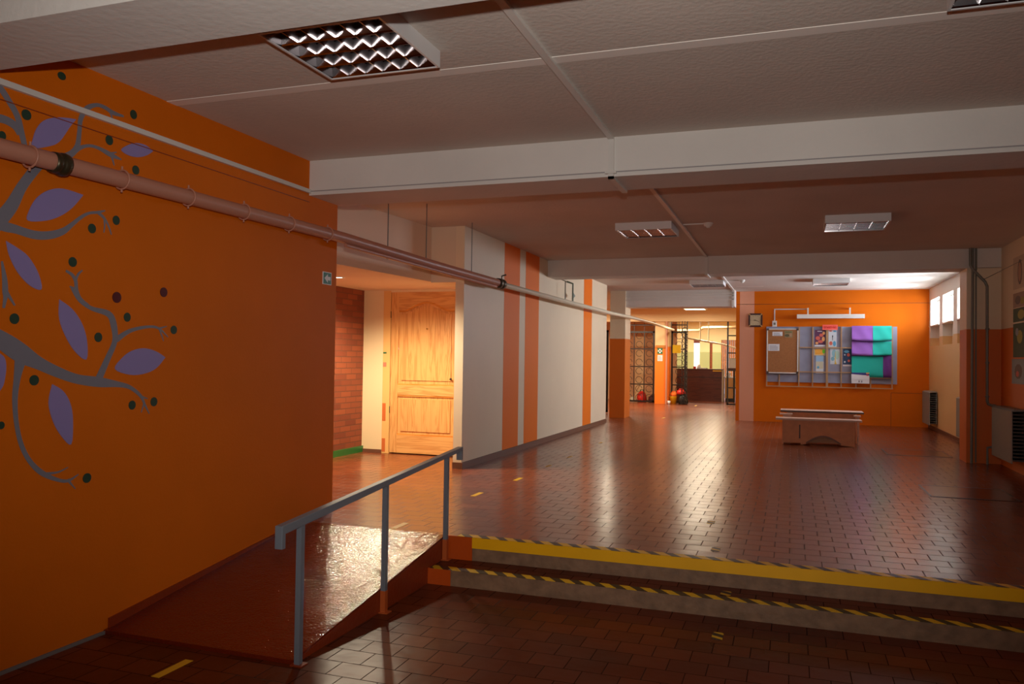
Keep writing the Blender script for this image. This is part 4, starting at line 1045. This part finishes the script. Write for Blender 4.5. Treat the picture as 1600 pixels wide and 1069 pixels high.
# ---------------------------------------------------------------- hall things beyond the doorway
def gate(x0, x1, y, z0, z1, cols, rows, label, scroll=True):
    t = thing('grille_gate', ((x0 + x1) / 2, y, z0), label, 'gate', 'black grille gates in the hall')
    q = MB(); w = .03
    q.box(x0, x1, y - .02, y + .02, z0, z0 + .05); q.box(x0, x1, y - .02, y + .02, z1 - .05, z1)
    q.box(x0, x0 + .045, y - .02, y + .02, z0, z1); q.box(x1 - .045, x1, y - .02, y + .02, z0, z1)
    q.build('frame', GATEM, t)
    for i in range(1, rows):
        z = z0 + (z1 - z0) * i / rows; q = MB(); q.box(x0, x1, y - .015, y + .015, z - .018, z + .018); q.build('crossbar', GATEM, t)
    for i in range(1, cols):
        x = x0 + (x1 - x0) * i / cols; q = MB(); q.box(x - .012, x + .012, y - .012, y + .012, z0, z1); q.build('upright', GATEM, t)
    if scroll:
        for i in range(cols):
            q = MB(); xc = x0 + (x1 - x0) * (i + .5) / cols
            for j in range(rows * 2):
                zc = z0 + (z1 - z0) * (j + .5) / (rows * 2); rr = min((x1 - x0) / cols, (z1 - z0) / rows / 2) * .36
                q.tube([(xc + rr * cos(a * pi / 8), y, zc + rr * sin(a * pi / 8)) for a in range(15)], .008, 6)
            q.build('scrollwork', GATEM, t)
    return t
gate(-4.95, -4.0, 24.9, .02, 2.22, 3, 4, 'black scrollwork gate left of the orange pillar in the hall')
gate(-3.48, -3.02, 24.9, .02, 2.22, 1, 4, 'black gate leaf with a yellow notice right of the orange pillar')
gate(-1.80, -1.2, 24.6, .02, 2.60, 1, 5, 'tall black gate leaf at the right edge of the doorway', False)
gate(-5.3, -4.27, 19.5, .02, 2.05, 2, 4, 'black gate in the side corridor, only its edge seen past the striped wall')
# folded grille seen edge on
t = thing('folding_grille', (-3.0, 24.3, 0), 'folded black scroll grille standing edge-on at the reception opening', 'gate')
for k in range(3):
    q = MB(); yy = 24.2 + k * .03; xx = -3.08 + k * .075
    q.box(xx, xx + .018, yy, yy + .02, .02, 2.5); 
    q.build('upright', GATEM, t)
q = MB()
for j in range(14):
    zc = .1 + j * .165; q.tube([(-3.0 + .07 * cos(a * pi / 6), 24.25 + .01 * a, zc + .07 * sin(a * pi / 6)) for a in range(12)], .009, 6)
q.box(-3.09, -2.9, 24.23, 24.26, .02, .06); q.box(-3.09, -2.9, 24.23, 24.26, 2.17, 2.21)
q.build('scrollwork', GATEM, t)
for (xa, xb_, y, lab) in ((-4.95, -4.0, 24.9, 'thin black bars filling the gap above the left gate'), (-3.48, -3.02, 24.9, 'thin black bars filling the gap above the right gate leaf')):
    q = MB(); q.box(xa, xb_, y - .01, y + .01, 2.40, 2.43)
    k = 3 if xb_ - xa > .6 else 2
    for i in range(k + 1):
        x = xa + (xb_ - xa) * i / k; q.box(x - .008, x + .008, y - .008, y + .008, 2.22, 2.51)
    tag(q.build('transom_bars', GATEM), lab, 'bars')
sheet('notice_sheet', 'plain yellow notice hung on the black gate leaf', 'notice', -3.44, -3.19, 1.55, 1.80, 24.87, M('notice_yellow', srgb(236, 200, 20), .5))
b = MB(); b.box(-6.8, -3.55, 26.6, 26.75, -.01, 2.95); struct(b.build('wall_side', M('faded_pink_brown_wall', srgb(206, 160, 120), .7, var=.25, vscale=2)))
q = MB(); q.box(-4.9, -4.62, 26.55, 26.6, 0.0, 2.1); tag(q.build('pale_door', HALLW), 'pale cream door leaf behind the left gate', 'door')
# things on the floor by the gates
def bag(name, cx, cy, z, w, d, h, mat, label, cat, strap=None):
    t = thing(name, (cx, cy, z), label, cat)
    q = MB(); N = 14; rings = []
    prof = [(.82, 0), (1.0, .12), (1.02, .4), (.9, .7), (.55, .92), (.25, 1.0)]
    vs = []
    for r_, hh in prof:
        for k in range(N):
            a = 2 * pi * k / N; wob = 1 + .10 * sin(3 * a + hh * 7)
            vs.append((cx + w / 2 * r_ * wob * cos(a), cy + d / 2 * r_ * wob * sin(a), z + h * hh))
    fs = [tuple(range(N))[::-1], tuple(range((len(prof) - 1) * N, len(prof) * N))]
    for i in range(len(prof) - 1):
        for k in range(N): fs.append((i * N + k, i * N + (k + 1) % N, (i + 1) * N + (k + 1) % N, (i + 1) * N + k))
    q.add(vs, fs, 0, True); q.build('body', mat, t)
    q = MB(); q.tube([(cx - .06, cy, z + h * .9), (cx - .04, cy, z + h * 1.12), (cx + .04, cy, z + h * 1.12), (cx + .06, cy, z + h * .9)], .012, 8); q.build('handle', strap or mat, t)
    return t
bag('red_bag', -4.45, 25.3, 0, .30, .3, .34, RED, 'red bag on the floor behind the left gate', 'bag', BLACK)
bag('dark_bag', -4.09, 25.3, 0, .30, .3, .22, M('maroon_cloth', srgb(70, 20, 18), .8), 'dark maroon bag beside the red bag behind the left gate', 'bag')
bag('black_sack', -3.08, 24.6, 0, .30, .2, .30, BLACK, 'black rubbish sack at the foot of the folded grille', 'sack')
bag('red_cloth', -3.14, 24.6, .30, .26, .18, .15, RED, 'crumpled red cloth lying on the black sack', 'cloth')
t = thing('bucket', (-3.38, 24.65, 0), 'yellow plastic bucket standing right of the orange pillar', 'bucket')
q = MB(); q.lathe([(0, .0), (.09, 0), (.115, .22), (.12, .23), (.11, .225), (.085, .01), (0, .01)], (-3.38, 24.65, 0), 20); q.build('body', YELB, t)
q = MB(); q.tube([(-3.38 + .118 * cos(a * pi / 10), 24.65, .23 + .10 * sin(a * pi / 10)) for a in range(11)], .005, 6); q.build('handle', STEEL, t)
bag('orange_cloth', -3.36, 24.64, .236, .2, .16, .13, M('orange_cloth', srgb(226, 110, 30), .8), 'orange cloth heaped on the yellow bucket', 'cloth')
t = thing('mop', (-4.8, 25.6, 0), 'long wooden mop leaning diagonally behind the left gate', 'mop')
q = MB(); q.tube([(-4.80, 25.6, .1), (-4.05, 26.5, 1.75)], .014, 8); q.build('handle', SLAT, t)
q = MB(); q.lathe([(.03, .14), (.07, .08), (.1, 0)], (-4.81, 25.58, 0), 14); q.build('head', M('mop_head', srgb(190, 180, 160), .9, bump=.8), t)
t = thing('cup', (-3.53, 24.6, 0), 'small white cup on the floor at the foot of the orange pillar', 'cup')
q = MB(); q.lathe([(0, 0), (.035, 0), (.045, .1), (.04, .1), (.032, .01), (0, .01)], (-3.47, 24.42, 0), 14); q.build('body', PAPER, t)
# reception desk
t = thing('reception_desk', (-2.9, 27.2, 0), 'long dark walnut reception desk facing the doorway', 'desk')
q = MB(); q.box(-3.95, -2.13, 27.0, 27.04, 0, 1.03); q.build('front_panel', WALNUT, t)
q = MB(); q.box(-3.97, -2.10, 26.97, 27.5, 1.03, 1.06); q.build('counter_top', WALNUT, t)
q = MB(); q.box(-3.97, -2.11, 26.985, 27.0, .775, .79); q.build('groove', BLACK, t)
q = MB(); q.box(-2.13, -2.09, 26.98, 27.5, 0, 1.03); o = q.build('end_panel', M('grey_edge', srgb(190, 176, 160), .5), t)
t = thing('side_cabinet', (-1.9, 27.5, 0), 'low light wood cabinet right of the walnut reception desk', 'cabinet')
q = MB(); q.box(-2.06, -1.75, 27.3, 27.8, .1, .77); q.build('body', wood_mat('light_oak', srgb(206, 140, 70), srgb(222, 160, 90), 'z', 5), t)
q = MB(); q.box(-2.08, -1.73, 27.28, 27.8, .77, .80); q.build('top', PAPER, t)
q = MB(); q.box(-2.04, -1.77, 27.33, 27.78, 0, .1); q.build('plinth', BLACK, t)
t = thing('file_tray', (-1.95, 27.5, .8), 'white paper tray on the low cabinet by the reception desk', 'tray')
q = MB(); q.box(-2.03, -1.88, 27.4, 27.6, .8, .86); q.box(-2.03, -1.88, 27.42, 27.6, .88, .93); q.build('tray', PAPER, t)
t = thing('high_table', (-1.65, 27.2, 0), 'dark table behind the right gate holding a white box', 'table')
q = MB(); q.box(-1.98, -1.25, 27.0, 27.25, 1.02, 1.10); q.build('top', WALNUT, t)
for xx in (-1.75, -1.3):
    q = MB(); q.box(xx - .03, xx + .03, 27.08, 27.14, 0, 1.02); q.build('leg', BLACK, t)
t = thing('white_box', (-1.72, 27.1, 1.1), 'white box standing on the dark table behind the right gate', 'box')
q = MB(); q.box(-1.90, -1.5, 27.02, 27.22, 1.10, 1.40); q.build('body', PAPER, t); q = MB(); q.box(-1.91, -1.49, 27.01, 27.23, 1.40, 1.42); q.build('lid', M('box_lid', srgb(180, 190, 170), .5), t)
q = MB(); q.box(-2.42, -2.14, 26.96, 26.999, .98, 1.02); tag(q.build('edge_label', YELB), 'yellow strip stuck to the right end of the reception desk front', 'label')
t = thing('desk_telephone', (-3.0, 27.2, 1.06), 'red and white clutter item standing on the reception desk', 'desk item')
q = MB(); q.box(-3.06, -2.98, 27.1, 27.2, 1.06, 1.14); q.build('red_block', RED, t); q = MB(); q.lathe([(.06, 0), (.07, .08), (.03, .14), (0, .15)], (-2.90, 27.2, 1.06), 12); q.build('white_mound', PAPER, t)
q = MB(); q.box(-2.82, -2.62, 27.05, 27.3, 1.06, 1.09); tag(q.build('paper_stack', PAPER), 'stack of white papers on the reception desk', 'papers')

for _o in SC.objects:
    if '_org' in _o: del _o['_org']
